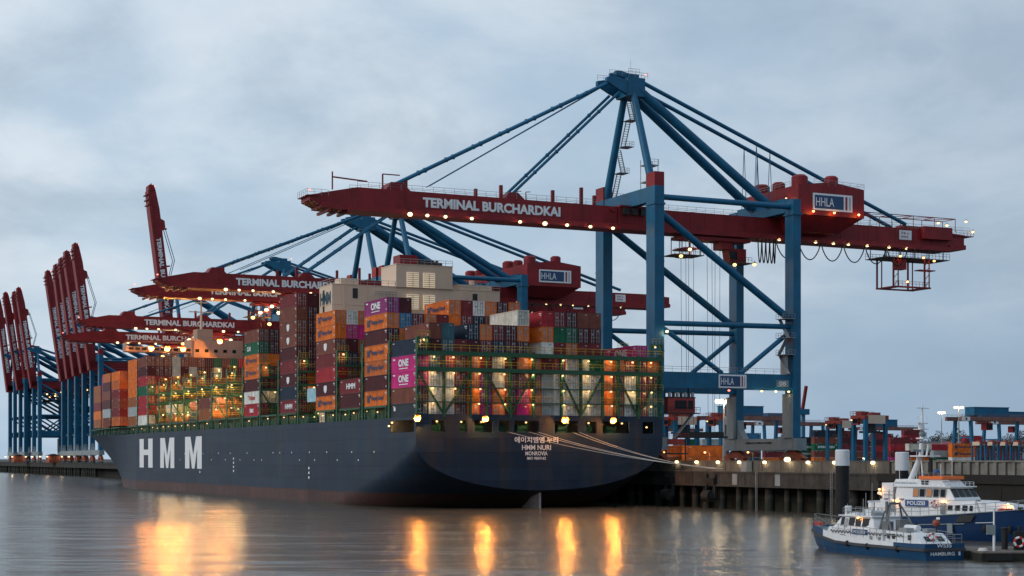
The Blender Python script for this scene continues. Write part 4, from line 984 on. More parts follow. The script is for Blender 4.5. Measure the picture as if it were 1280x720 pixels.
        m.box(65.3,75.8,-3.7,-3.2,gb-8.9,gb-8.55,1); m.box(65.3,75.8,2.2,2.6,gb-8.9,gb-8.55,1); m.rail((66,-3.5,gb-8.55),(75.5,-3.5,gb-8.55),1.1,1,.05,1); m.box(67.5,69.3,-3.2,-1.2,gb-4.8,gb-2.4,1); m.box(74,78.5,-2,0,gb-4.6,gb-4.4,1)
        mp = m.build('service_gallery', [DARK, RED], R)
        for x, z in ((67,gb-2.0),(73.5,gb-2.0),(69,gb-7.6),(76.5,gb-2.6)): lamp(mp, (x,-3.9,z), .3, 'sodium', 150)
        m = MB()                            # electric cabin hung under the portal beam
        m.box(1.8,8.2,-HY-1.9,-HY+1.9,11.6,14.6); m.box(1.7,8.3,-HY-2.0,-HY+2.0,14.6,14.8,2); m.box(3.5,6.2,-HY-1.96,-HY-1.9,12.4,14.1,1); m.box(6.6,7.7,-HY-1.96,-HY-1.9,12.4,14.1,1)
        for k in range(7): m.box(2+k*.9,2.5+k*.9,-HY-2.05,-HY-1.6,14.8,15.7,2 if k % 2 else 3)
        for x in (2.2,7.8): m.tube((x,-HY,14.8),(x,-HY,16.6),.2,6,2)
        m.box(1,9,-HY-2.6,-HY+2.6,11.4,11.6,2); m.rail((1,-HY-2.6,11.6),(9,-HY-2.6,11.6),1.1,1,.05,2)
        m.bar((7.5,-HY-2.2,11.4),(3.0,-HY-2.2,6.4),1.0,.2,m=3); m.box(1,5,-HY-3,-HY+1,5.2,6.3,0); m.box(.5,6,-HY-3,-HY+2,3.2,3.5,2); m.rail((.5,-HY-3,6.3),(6,-HY-3,6.3),1.1,1,.05,0); m.rail((.5,-HY-3,3.5),(6,-HY-3,3.5),1.1,1,.05,0)
        for x in (1,5.5): m.tube((x,-HY-2.6,0),(x,-HY-2.6,6.3),.15,6,2)
        m.build('electric_cabin', [paint('cabin_red', (.30,.03,.025), .5, .12, 1), GLASS, DARK, GALV], R)
        for x, y, z, k in ((16.5,-HY-1.6,16.3,'red'),(24.5,-HY-1.6,16.3,'warm'),(31.2,-HY-1.6,16.3,'warm'),(28,-HY-1.6,16.3,'cool')): lamp(R, (x,y,z), .28, k, 0 if k == 'red' else 200)
        lamp(R, (1.2,-HY-2.6,27.8), .35, 'cool', 300)
        m = MB()
        for x in (GA-8, GA-5, GA-2): pass
        for y in (-4, 0, 4): m.box(GA-1.5,GA-1.32,y-.5,y+.5,5.6,5.9)
        m.tube((GA-1.42,-5,5.75),(GA-1.42,5,5.75),.1,5); m.build('sill_lamps_rail', DARK, R)
    return R
def put(o, a, b=QB): o.location = W(a, b, QZ)
BIG = make_crane('container_crane', 'largest blue and red container crane, nearest, its boom reaching over the stern', 49.4, 54.0, 81.2, 69.3)
put(BIG, 13.5+HY)
LOW = make_crane('container_crane', 'lowered crane second from the stern, its lit house behind the stacked containers', 47.1, 51.4, 73.5, 67.3, detail=False)
put(LOW, 155.0)
for a, lab in ((182.0, 'lowered crane third from the stern, just behind the second, its boom slightly lower in view'),
               (262.5, 'lowered crane fourth from the stern, its boom above the bridge house'), (290.5, 'farthest lowered crane, its boom lowest in view over the foredeck')):
    o = copy_tree(LOW); o['label'] = lab; put(o, a)
    if a > 200: o.scale = (1, 1, .945 if a < 280 else .885)
UP = make_crane('container_crane', 'lone crane with raised boom standing behind the middle of the ship', 47.1, 51.4, 73.5, 67.3, raise_deg=82.5, detail=False)
put(UP, 412); UP.scale = (1, 1, 1.05)
def a_b_at(px, dist):                       # the quay bends a little further on: spots measured along it
    x = (px-640)/2050.0*dist; dx, dz = x-PX, dist-PZ
    return (-SN*dx+CS*dz, CS*dx+SN*dz)
ups = [(113, 832, 'nearest of the five raised cranes beyond the bow'), (103, 862, 'second of the five raised cranes beyond the bow'), (93.5, 892, 'middle one of the five raised cranes beyond the bow'), (85, 922, 'fourth of the five raised cranes beyond the bow'), (77, 952, 'farthest of the five raised cranes beyond the bow'),
       (40, 1045, 'rightmost raised crane of the farther group near the left edge'), (33.5, 1070, 'second raised crane from the right in the farther group'), (23, 1075, 'third raised crane from the right in the farther group'), (10, 1110, 'leftmost raised crane at the edge of the view')]
for px, dist, lab in ups:
    o = copy_tree(UP); o['label'] = lab; o.scale = (1, 1, 1); a, b = a_b_at(px, dist); put(o, a, b+3)
    for c in kids(o):
        if c.name.startswith('boom'): c.rotation_euler.y += math.radians(RND.uniform(-1.1, 1.1))
# ---------------------------------------------------------------- terminal yard behind the quay
def at(px, dist, z=QZ): return Vector(((px-640)/2050.0*dist, dist, z))
def ypix(y, dist): return EYE-(y-573)*dist/2050.0
RY = TH-PI/2                                # yard boxes lie square to the quay: long side across the view
YG = 'containers stacked in the terminal yard'
def yard_stack(px, dist, cols, where, ln=CL, base=None):
    z = QZ if base is None else base
    n = len(cols)
    for t, c in enumerate(reversed(cols)):
        c, lg = c if isinstance(c, tuple) else (c, None)
        pos = 'topmost' if t == n-1 else ('lowest' if t == 0 else ['', 'second lowest', 'third from the bottom', 'fourth from the bottom', 'fifth from the bottom', 'sixth from the bottom'][t])
        if n == 1: pos = 'single'
        o = container(at(px, dist, z+t*2.9), TH+PI/2, c, ln, False, None, f"{c} yard container, {pos.replace(' from the bottom', '')} {where}", YG)
        if lg: l = link('lettering', logo_mesh(lg, ln), o); l.rotation_euler.z = PI if False else 0
yard_stack(1030.5, 700, ['navy', 'brown', ('green', 'evergreen'), 'brown', ('orange', None)], 'in the stack right of the big crane leg')
yard_stack(1001, 705, ['navy', ('green', 'evergreen'), ('green', 'evergreen'), 'brown'], 'in the stack half behind the big crane leg')
yard_stack(1055, 715, ['maroon', 'dark maroon', 'maroon', 'brown', 'dark maroon'], 'in the dark stack behind the straddle carrier')
yard_stack(1202, 690, [('orange', 'hapag'), ('orange', 'hapag'), 'white'], 'in the orange and white stack by the short light mast')
yard_stack(1179, 695, ['grey', ('green', 'evergreen')], 'left of the orange and white stack')
yard_stack(1148, 700, ['beige', 'dark maroon', 'orange'], 'in the stack behind the police boat mast')
yard_stack(1125, 720, ['maroon', 'red', 'maroon', 'dark maroon'], 'in the red stack left of the boat mast')
yard_stack(1171, 735, ['red', 'maroon', 'maroon'], 'in the low stack behind the tall light mast')
yard_stack(1231, 740, ['maroon', 'maroon', 'dark maroon'], 'in the maroon stack behind the row of carriers')
yard_stack(1262, 745, ['dark maroon', 'maroon', 'maroon'], 'in the maroon stack at the right edge')
for k, (px, d, cols) in enumerate(((1075, 790, ['dark maroon', 'maroon', 'brown', 'maroon']), (1102, 800, ['maroon', 'dark maroon', 'red', 'maroon', 'brown']), (1140, 860, ['maroon', 'red', 'dark maroon', 'maroon', 'brown', 'maroon']), (1215, 870, ['red', 'maroon', 'dark maroon', 'maroon', 'maroon']))):
    yard_stack(px, d, cols, ['in the far stack between the straddle carrier legs', 'in the far red stack right of the straddle carrier', 'in the tall far stack behind the boat mast', 'in the far stack right of the short light mast'][k])
yard_stack(1116, 640, [('magenta', None)], 'box standing beside the second mooring post', 6.06)
for px, cols, w in ((848, ['orange', 'rust brown'], 'in the pair left of the floodlit mast'), (880, ['orange', 'orange'], 'in the bright pair by the floodlit mast'), (815, ['magenta', 'rust brown'], 'in the pair just behind the stern')):
    yard_stack(px, 430, cols, w)
for px, cols, w in ((862, ['green', 'maroon', 'navy', 'brown'], 'in the far stack left of the inner crane leg'), (890, ['grey', 'dark maroon', 'green', 'red'], 'in the far stack behind the floodlit mast'),
                    (936, ['blue', 'red', 'maroon', 'brown', 'teal'], 'in the far stack seen under the portal, left'), (968, ['dark maroon', 'green', 'maroon', 'orange'], 'in the far stack seen under the portal, right')):
    yard_stack(px, 780, cols, w)
# straddle carriers
def straddle(name, label, dist_detail=True):
    R = thing(name, label, 'straddle carrier', (0,0,0), RY+PI/2, 'straddle carriers working in the yard')
    for sx in (-2.2, 2.2):
        m = MB(); m.box(sx-.35,sx+.35,-4.6,4.6,1.1,1.9); m.build('side_beam', BLUE, R)
        for y in (-3.4,-1.2,1.2,3.4):
            w = MB(); w.tube((sx-.3,y,.75),(sx+.3,y,.75),.75,12); w.build('wheel', BLACK, R)
        for y in (-3.9, 3.9):
            g = MB(); g.box(sx-.4,sx+.4,y-.55,y+.55,1.9,13.2); g.build('leg', BLUE, R)
    t = MB(); t.box(-2.7,2.7,-4.7,-3.3,13.2,14.3); t.box(-2.7,2.7,3.3,4.7,13.2,14.3); t.box(-2.75,-1.8,-3.3,3.3,12.0,14.35,1); t.box(1.8,2.75,-3.3,3.3,12.0,14.35,1); t.box(-2.3,-.4,-3,0,14.2,15.4); t.box(.2,1.8,-1,2.4,14.2,15.1)
    t.rail((-2.7,-4.7,14.3),(2.7,-4.7,14.3),1.1,1,.05); t.rail((-2.75,-4.7,14.3),(-2.75,4.7,14.3),1.1,1,.05)
    t.build('top_frame', [paint('carrier_red', (.20,.028,.022), .5, .15, 1), CREAM], R)
    c = MB(); c.box(-1.0,1.0,-5.6,-4.7,11.6,13.6); c.box(-.9,.9,-5.64,-5.6,12.1,13.3,1); c.build('cab', [MATS['carrier_red'], GLASS], R)
    s = MB(); s.box(-1.1,1.1,-3.0,3.0,9.4,10.0); s.box(-1.0,1.0,-1,1,10,13.2,1); s.build('spreader', [DARK, DARK], R)
    return R
S0 = straddle('straddle_carrier', 'blue legged straddle carrier with cream top beam standing right of the big crane')
S0.location = at(1087, 455); S0.rotation_euler.z = RY+.15
lamp(S0, (2.3,-4.8,2.4), .25, 'cool', 200, 'headlight'); lamp(S0, (-2.2,-4.8,13.0), .2, 'sodium', 0, 'marker_lamp')
for px, dist, rz, lab in ((1050, 520, .4, 'straddle carrier with red top half hidden behind the cream topped one'), (852, 470, .1, 'straddle carrier working just behind the stern of the ship'), (905, 470, .3, 'straddle carrier beside the floodlit mast under the big crane'),
                          (1224, 640, -1.57, 'leftmost straddle carrier of the parked row on the right'), (1240, 645, -1.57, 'second straddle carrier from the left in the parked row'), (1256, 650, -1.57, 'third straddle carrier from the left in the parked row'), (1272, 655, -1.57, 'rightmost straddle carrier of the parked row')):
    o = copy_tree(S0); o.location = at(px, dist); o.rotation_euler.z = RY+rz; o['label'] = lab
    if px > 1200: o.scale = (.62, .62, .62)
# yard gantry cranes
def gantry(label, span, height, over, housez=True):
    R = thing('yard_gantry_crane', label, 'gantry crane', (0,0,0), RY+PI/2, 'rail gantry cranes over the yard')
    for x in (-span/2, span/2):
        for y in (-7, 7):
            m = MB(); m.bar((x,y,1.6),(x,y*.8,height-2),1.3,1.6,(0,1,0)); m.build('leg', BLUE, R)
        m = MB(); m.box(x-.8,x+.8,-9,9,.4,1.6); m.bar((x,-6.3,height*.55),(x,6.3,height*.55),.7); m.build('sill_beam', BLUE, R)
    for y in (-5.4, 5.4):
        m = MB(); m.box(-span/2-over,span/2+over,y-.8,y+.8,height-2,height); m.rail((-span/2-over,y-.8,height),(span/2+over,y-.8,height),1.1,3,.06); m.build('main_beam', RUSTY, R)
    m = MB(); m.box(-span/2-over+.1,-span/2-over+5,-6.4,-6.25,height-2.1,height-.2); m.box(-span/2-over+2,-span/2-over+3.2,-6.45,-6.41,height-1.7,height-.6,1); m.build('name_panel', [LETTER, SIGNBLUE], R)
    m = MB(); x = -span*.12; m.box(x-11,x+11,-3.4,3.4,height+.6,height+4.6); m.box(x-11.3,x+11.3,-3.7,3.7,height+4.6,height+4.9); m.box(x-9,x+9,-6,6,height,height+.6)
    m.build('trolley_house', BLUE, R)
    m = MB(); m.box(x-2,x+2,-2,2,height-6.5,height-3); m.box(x-1.9,x+1.9,-2.05,-2.0,height-5.8,height-3.8,1); m.build('cab', [RED, GLASS], R)
    return R
RUSTY = paint('faded_red_beam', (.20,.09,.075), .6, .3, .3, streak=.35)
G0 = gantry('rail gantry crane with faded red beam and blue trolley house, right edge, nearer of two', 40, 23, 6)
G0.location = at(1243, 820)
for px, dist, lab, sc_ in ((1275, 900, 'rail gantry crane at the right edge behind the nearer one', 1), (936, 800, 'rail gantry crane seen through the portal of the big crane', 1), (985, 930, 'gantry crane beyond the portal, its blue house right of the leg', 1), (1108, 960, 'gantry crane with red beam between the carrier and the boat mast', .9), (832, 1000, 'gantry crane behind the stern below the portal beam', .9)):
    o = copy_tree(G0); o.location = at(px, dist); o['label'] = lab; o.scale = (sc_, sc_, sc_)
# one yard crane with a tilted boom far behind
tb = thing('raised_boom_crane', 'distant red crane boom pointing up right of the big crane leg', 'crane', at(1003, 1150), RY)
m = MB(); m.bar((0,0,36),(4.5,0,53),1.8,1.8); m.build('boom', RED, tb)
m = MB(); m.box(-9,3,-4,4,33,37); m.bar((-7,0,0),(-7,0,33),2); m.bar((1,0,0),(1,0,33),2); m.build('tower', BLUE, tb)
# light masts
def mast(px, dist, h, label, n=6, power=2500):
    R = thing('light_mast', label, 'light mast', at(px, dist), 0, 'tall yard light masts'); br_ = 1.0 if dist > 900 else .75
    m = MB(); m.tube((0,0,0),(0,0,h),.45,10,r2=.2); m.tube((0,0,h-.4),(0,0,h),1.5,10); m.build('pole', GALV, R)
    for k in range(n):
        t = 2*PI*k/n; lamp(R, (1.7*math.cos(t),1.7*math.sin(t),h-.5), br_, 'cool', power if k in (0, n//2+1) else 0, 'floodlight', False)
mast(1177, 1080, 33, 'taller yard light mast against the sky, right of the police boat mast')
mast(1198.5, 760, 26.5, 'shorter yard light mast beside the orange container stack')
mast(905, 420, 17.5, 'floodlit mast standing under the portal of the big crane', 6, 2600)
# small lamp posts on the quay
for i, (px, dist, lab) in enumerate(((836, 335, 'short quay lamp post nearest the stern'), (887, 330, 'short quay lamp post left of the floodlit mast'), (941, 325, 'short quay lamp post in front of the grey sill beam'))):
    R = thing('lamp_post', lab, 'lamp post', at(px, dist), 0, 'short lamp posts on the quay')
    m = MB(); m.tube((0,0,0),(0,0,3.6),.09,8,r2=.06); m.tube((0,0,3.55),(-.9,0,3.75),.06,6); m.build('pole', GALV, R)
    lamp(R, (-.95,0,3.6), .24, 'sodium', 420, 'lamp_head')
# distant red sheds and trees
sh = thing('warehouse', 'long low dark red shed on the far side of the yard', 'building', at(1150, 1400), RY+PI/2)
m = MB(); m.box(-45,45,-15,15,0,14); m.build('wall', paint('shed_red', (.14,.03,.03), .7, .15, .1), sh)
m = MB(); m.prism_x([(-16,14.01),(16,14.01),(0,17)], -46, 46); m.build('roof', paint('shed_roof_red', (.22,.03,.03), .6, .15, .1), sh)
def far_wood():
    m = MB(); r = random.Random(3)
    for k in range(230):
        px = r.uniform(1085, 1330); d = r.uniform(1750, 1950); p = at(px, d, QZ); h = r.uniform(19, 29)*(1+.25*math.sin(px*.07))
        m.tube(p, p+Vector((0,0,h*.6)), .4, 5)
        for j in range(130):
            t = r.random(); a = r.uniform(0, 2*PI); rr = (4+5*math.sin(PI*min(1, t*1.05)))*r.random()**.5
            c = p+Vector((rr*math.cos(a), rr*math.sin(a), h*(.3+.7*t))); s = r.uniform(.4, 1.2)
            u = Vector((r.gauss(0,1), r.gauss(0,1), r.gauss(0,1))).normalized()*s; v = u.orthogonal().normalized()*s*r.uniform(.5, 1)
            m.add([c-u, c+v, c+u, c-v], [(0,1,2,3)])
    tag(m.build('far_woodland', paint('winter_woodland', (.045,.05,.05), .9, .3, .05)), 'low band of bare winter trees on the horizon at right', None, None, 'stuff')
far_wood()
# left end: sheds and lights on the far quay
for i, (px, d, w) in enumerate(((22, 1010, 'left'), (66, 930, 'right'))):
    f = thing('equipment_cabin', f'small dim cabin with lamps between crane legs on the far quay, {w} one', 'cabin', at(px, d), TH)
    m = MB(); m.box(-3,3,-5,5,0,4); m.build('wall', RUST, f)
    m = MB(); m.prism_y([(-3.3,4.01),(3.3,4.01),(0,5)], -5.3, 5.3); m.build('roof', DARK, f)
    for x in (-8, -4, 4, 8): lamp(f, (x,-5.6,3.4), .5, 'cool', 700 if abs(x) == 4 else 0)
# ---------------------------------------------------------------- mooring dolphins
def dolphin(px, dist, r, ztop, zblack, label):
    R = thing('mooring_pile', label, 'mooring pile', at(px, dist, 0), 0, 'black mooring piles with white tops')
    m = MB(); m.tube((0,0,-4),(0,0,zblack),r,24); m.build('pile_body', paint('black_bitumen', (.014,.014,.016), .55, .3, 1.2, streak=.1, bump=.3, spec=.2), R)
    m = MB(); m.tube((0,0,zblack-.01),(0,0,ztop-.1),r+.04,24); m.tube((0,0,ztop-.1),(0,0,ztop),r+.04,24,r2=r-.06)
    m.build('white_cap', paint('pile_white', (.62,.63,.66), .6, .1, .8, streak=.2), R)
dolphin(1053, 178, .74, ypix(562, 178), ypix(582, 178), 'nearer thick black mooring pile with white top behind the small police boat')
dolphin(1127.5, 225, .88, ypix(565, 225), ypix(588, 225), 'farther mooring pile with white top behind the police boat superstructure')
# ---------------------------------------------------------------- police boats
def window_row(m, pts, z0, z1, n, gap, face, mat, push=.03):
    """n upright panes between two points on a wall; face = outward normal"""
    p, q = Vector(pts[0]), Vector(pts[1]); d = q-p; L = d.length; d.normalize(); f = Vector(face).normalized()*push; w = (L-gap*(n+1))/n
    for k in range(n):
        a = p+d*(gap+k*(w+gap))+f; b = a+d*w
        m.add([a+Vector((0,0,z0)), b+Vector((0,0,z0)), b+Vector((0,0,z1)), a+Vector((0,0,z1))], [(0,1,2,3)], mat)
def small_boat():
    B = thing('police_launch', 'small blue and white police launch with grey A-frame, nearest the camera', 'police boat', (39.4, 149.3, 0), math.radians(20.5))
    # y forward from the transom, x to starboard
    st = [(0,2.15,1.55,1.95),(2,2.3,1.5,2.1),(4.6,2.4,1.5,2.2),(11,2.4,1.6,2.2),(15,2.25,1.85,1.95),(18,1.8,2.15,1.45),(20.5,1.1,2.4,.75),(22.2,.45,2.58,.2),(23,.04,2.66,.02)]
    h = MB(); rings = []
    for y, hd, zg, hw in st:
        k = y-(0 if y < 18 else (y-18)*.28)
        rings.append([(-hd,y,zg),(-hd,y,1.0 if y < 14 else 1.0+(y-14)*.08),(-(hw+(hd-hw)*.55),y-(y-k)*.5,.5),(-hw,k,-.1),(-hw*.7,k,-.6),(hw*.7,k,-.6),(hw,k,-.1),((hw+(hd-hw)*.55),y-(y-k)*.5,.5),(hd,y,1.0 if y < 14 else 1.0+(y-14)*.08),(hd,y,zg)])
    h.loft(rings, 0, False, closed=False); h.add(rings[0], [tuple(range(9,-1,-1))])
    hull = h.build('hull', POLBLUE, B)
    s = MB()                                # rubbing strake
    for sd in (-1, 1):
        pts = [(sd*(hd+.06),y,(.98 if y < 14 else .98+(y-14)*.1)) for y, hd, zg, hw in st]
        for p, q in zip(pts, pts[1:]): s.bar(p, q, .16, .24)
    s.bar((-2.2,-.06,.98),(2.2,-.06,.98),.16,.24); s.build('rubbing_strake', paint('strake_grey', (.05,.052,.056), .7, .2, 1), hull)
    t = MB()                                # white topside panels between the blue ends
    for sd in (-1, 1):
        for (y0,h0,z0,_),(y1,h1,z1,_) in zip(st[2:6], st[3:6]):
            t.add([(sd*(h0+.025),y0,1.12+max(0,y0-14)*.08),(sd*(h1+.025),y1,1.12+max(0,y1-14)*.08),(sd*(h1+.025),y1,z1),(sd*(h0+.025),y0,z0)], [(0,1,2,3)])
    t.build('topside_panel', WHITE, hull)
    d = MB()
    for (y0,h0,z0,_),(y1,h1,z1,_) in zip(st, st[1:]): d.add([(-h0,y0,min(z0,1.45)),(h0,y0,min(z0,1.45)),(h1,y1,min(z1,1.45) if y1 < 15 else z1-.1),(-h1,y1,min(z1,1.45) if y1 < 15 else z1-.1)], [(0,1,2,3)])
    d.build('deck', GREYP, B)
    c = MB()                                # wheelhouse
    c.loft([[(-1.85,7.2,1.45),(1.85,7.2,1.45),(1.85,17.6,1.5),(-1.85,17.6,1.5)],[(-1.8,7.4,2.5),(1.8,7.4,2.5),(1.75,16.9,2.5),(-1.75,16.9,2.5)]])
    c.loft([[(-1.75,8.8,2.5),(1.75,8.8,2.5),(1.7,16.2,2.5),(-1.7,16.2,2.5)],[(-1.5,9.4,3.62),(1.5,9.4,3.62),(1.45,14.9,3.62),(-1.45,14.9,3.62)]])
    c.box(-1.7,1.7,9.2,15.3,3.62,3.72)
    cab = c.build('wheelhouse', WHITE, B)
    w = MB()
    for y0, y1 in ((9.9,11.1),(11.3,12.3),(12.5,13.5),(14.4,14.9)):
        for sd in (-1, 1):
            w = MB(); w.add([(sd*1.685,y0-.09,2.6),(sd*1.685,y1+.09,2.6),(sd*1.53,y1+.03,3.5),(sd*1.53,y0-.03,3.5)], [(0,1,2,3)], 1)
            w.add([(sd*1.70,y0,2.68),(sd*1.70,y1,2.68),(sd*1.55,y1-.05,3.42),(sd*1.55,y0+.05,3.42)], [(0,1,2,3)]); w.build('window', [GLASS, BLACK], cab)
    for x0, x1 in ((-1.45,-.55),(-.45,.45),(.55,1.45)): w = MB(); w.add([(x0,16.1,2.66),(x1,16.1,2.66),(x1*.9,15.12,3.45),(x0*.9,15.12,3.45)], [(0,1,2,3)]); w.build('window', GLASS, cab)
    dr = MB(); dr.add([(-1.86,13.7,1.6),(-1.86,14.3,1.6),(-1.62,14.25,3.4),(-1.62,13.7,3.4)], [(0,1,2,3)]); dr.build('door', paint('launch_door', (.35,.36,.37), .5, .1, 1), cab)
    p = MB(); p.box(-1.93,-1.86,9.9,12.4,1.92,2.42); p.txt('POLIZEI', (-1.95,12.15,2.02), (0,-1,0), (0,0,1), .3, 2.0, 1); p.build('police_sign', [PANELBLUE, LETTER], B)
    k = MB()                                # chequered band
    for j in range(44):
        y = 4.2+j*.28
        if 9.8 < y < 12.5: continue
        z = 1.95+(.13 if j % 2 else 0); xx = 1.88 if y > 7.2 else 1.62
        k.add([(-xx,y,z),(-xx,y+.28,z),(-xx,y+.28,z+.13),(-xx,y,z+.13)], [(0,1,2,3)])
    k.build('chequered_band', BLACK, B)
    e = MB()                                # aft trunk with slanted end
    e.loft([[(-1.6,1.2,1.45),(1.6,1.2,1.45),(1.6,7.19,1.45),(-1.6,7.19,1.45)],[(-1.5,2.4,2.35),(1.5,2.4,2.35),(1.5,7.19,2.45),(-1.5,7.19,2.45)]]); e.build('engine_trunk', WHITE, B)
    v = MB()
    for y in (3.0, 5.6, 6.4): v.box(-1.63,-1.55,y,y+.45,1.75,2.2)
    for x in (-1.0,.4): v.add([(x,1.45,1.7),(x+.7,1.45,1.7),(x+.65,2.0,2.12),(x+.05,2.0,2.12)], [(0,1,2,3)])
    v.build('vent', DARK, B)
    a = MB()                                # grey A-frame and hoist
    for sd in (-1, 1):
        a.path([(sd*1.3,6.6,2.4),(sd*1.15,7.4,3.6),(sd*.5,8.0,5.0)], .10, 6); a.path([(sd*1.3,8.6,2.5),(sd*1.0,8.4,4.0),(sd*.5,8.0,5.0)], .09, 6)
    a.tube((-.6,8.0,5.0),(.6,8.0,5.0),.12,6); a.tube((0,8,5),(0,8,6.3),.07,6); a.box(-.5,.5,6.4,7.1,2.45,3.5); a.box(-1.2,-.6,7.3,8.6,2.5,3.3); a.tube((-.9,7.9,3.3),(-.9,8.0,5.2),.16,8)
    a.build('hoist_frame', paint('frame_grey', (.13,.135,.14), .5, .15, 1), B)
    f = MB(); f.tube((.2,4.4,2.75),(.2,6.4,2.75),.3,10); f.ball((.9,2.6,3.3),.36,1,10,6); f.tube((.9,2.6,2.4),(.9,2.6,3),.06,5,2)
    f.box(-1.3,-.2,12.6,14.4,3.72,3.95); f.tube((-1.0,14.6,3.72),(-1.0,14.6,4.6),.35,10); f.box(-.4,.9,11.5,12.4,3.72,4.2); f.tube((.3,12,4.2),(.3,12,5.0),.05,5,2); f.box(-.4,1.0,11.9,12.1,5.0,5.12)
    f.build('deck_fitting', [WHITE, RUST, DARK], B)
    r = MB()
    pts = [(-1.7,17.8,2.05),(-1.2,20.2,2.4),(-.3,22.2,2.6),(.3,22.2,2.6),(1.2,20.2,2.4),(1.7,17.8,2.05)]
    for p_, q_ in zip(pts, pts[1:]): r.rail(p_, q_, .95, .8, .025)
    r.rail((-2.3,2,1.5),(-2.3,15.5,1.9),.95,1.1,.034); r.rail((2.3,2,1.5),(2.3,15.5,1.9),.95,1.1,.034); r.rail((-1.5,9.4,3.72),(-1.5,14.8,3.72),.7,.8,.034); r.rail((1.5,9.4,3.72),(1.5,14.8,3.72),.7,.8,.034); r.rail((-1.9,.1,1.55),(1.9,.1,1.55),.8,.8,.034)
    r.build('railing', GALV, B)
    lr = MB()
    torus(lr, (-.2,1.55,2.1), .34, .1, (0,-1,.6)); lr.build('life_ring', [LIFERED, WHITE], B)
    q = MB(); q.box(-.9,-.3,20.2,21.2,2.45,2.8); q.build('anchor_winch', LIFERED, B)
    tx = MB(); tx.txt('WS35', (-.1,-.05,1.18), (1,0,0), (0,0,1), .36, 1.6, 0, .02, True); tx.txt('HAMBURG', (-.25,-.05,.45), (1,0,0), (0,0,1), .34, 2.6, 0, .02, True)
    tx.box(1.45,1.65,-.06,-.03,.45,.8); tx.build('stern_lettering', LETTER, hull)
    lamp(B, (-1.75,11.7,3.5), .12, 'sodium', 60, 'cabin_lamp', False)
    an = MB(); A_ = []
    for x, y, h in ((-1.1,10.2,3.2),(1.0,10.4,2.6),(.6,14.4,1.6),(-.9,14.9,1.1),(0,13,2.2)): q_ = MB(); q_.tube((x,y,3.7),(x,y,3.7+h),.03,5); q_.build('antenna', GALV, B)
    
    for nm, f_ in (('roof_box', lambda m_: m_.box(-.6,.6,10.6,11.2,3.72,4.05)), ('horn', lambda m_: m_.box(-.15,.15,14.6,15.0,3.72,4.0)), ('searchlight', lambda m_: m_.tube((-1.2,13.9,3.95),(-1.2,14.3,3.95),.16,8)), ('deck_locker', lambda m_: m_.box(-1.4,-.6,4.0,5.2,2.42,2.8)), ('deck_locker', lambda m_: m_.box(.2,1.2,3.0,3.8,2.42,2.75))):
        q_ = MB(); f_(q_); q_.build(nm, GALV, B)
    for y in (7.6,9.0,14.2,16.4): q_ = MB(); q_.box(-1.93,-1.87,y,y+.4,1.55,1.85); q_.build('side_vent', GALV, B)
    x0 = MB(); x0.ball((-2.45,12.5,1.0),.2,0,8,5,1.8); x0.ball((-2.45,9,.9),.2,0,8,5,1.8); x0.ball((-2.45,4,.9),.2,0,8,5,1.8); x0.build('boat_fender', BLACK, B)
def torus(m, c, R_, r, nrm, n=16, k=7):
    c = Vector(c); z = Vector(nrm).normalized(); x = z.orthogonal().normalized(); y = z.cross(x)
    for i in range(n):
        rings = []
        for t in (i, i+1):
            a = 2*PI*t/n; d = x*math.cos(a)+y*math.sin(a)
            rings.append([c+d*(R_+r*math.cos(2*PI*j/k))+z*r*math.sin(2*PI*j/k) for j in range(k)])
        m.loft(rings, (i//2) % 2, True, caps=False)
small_boat()
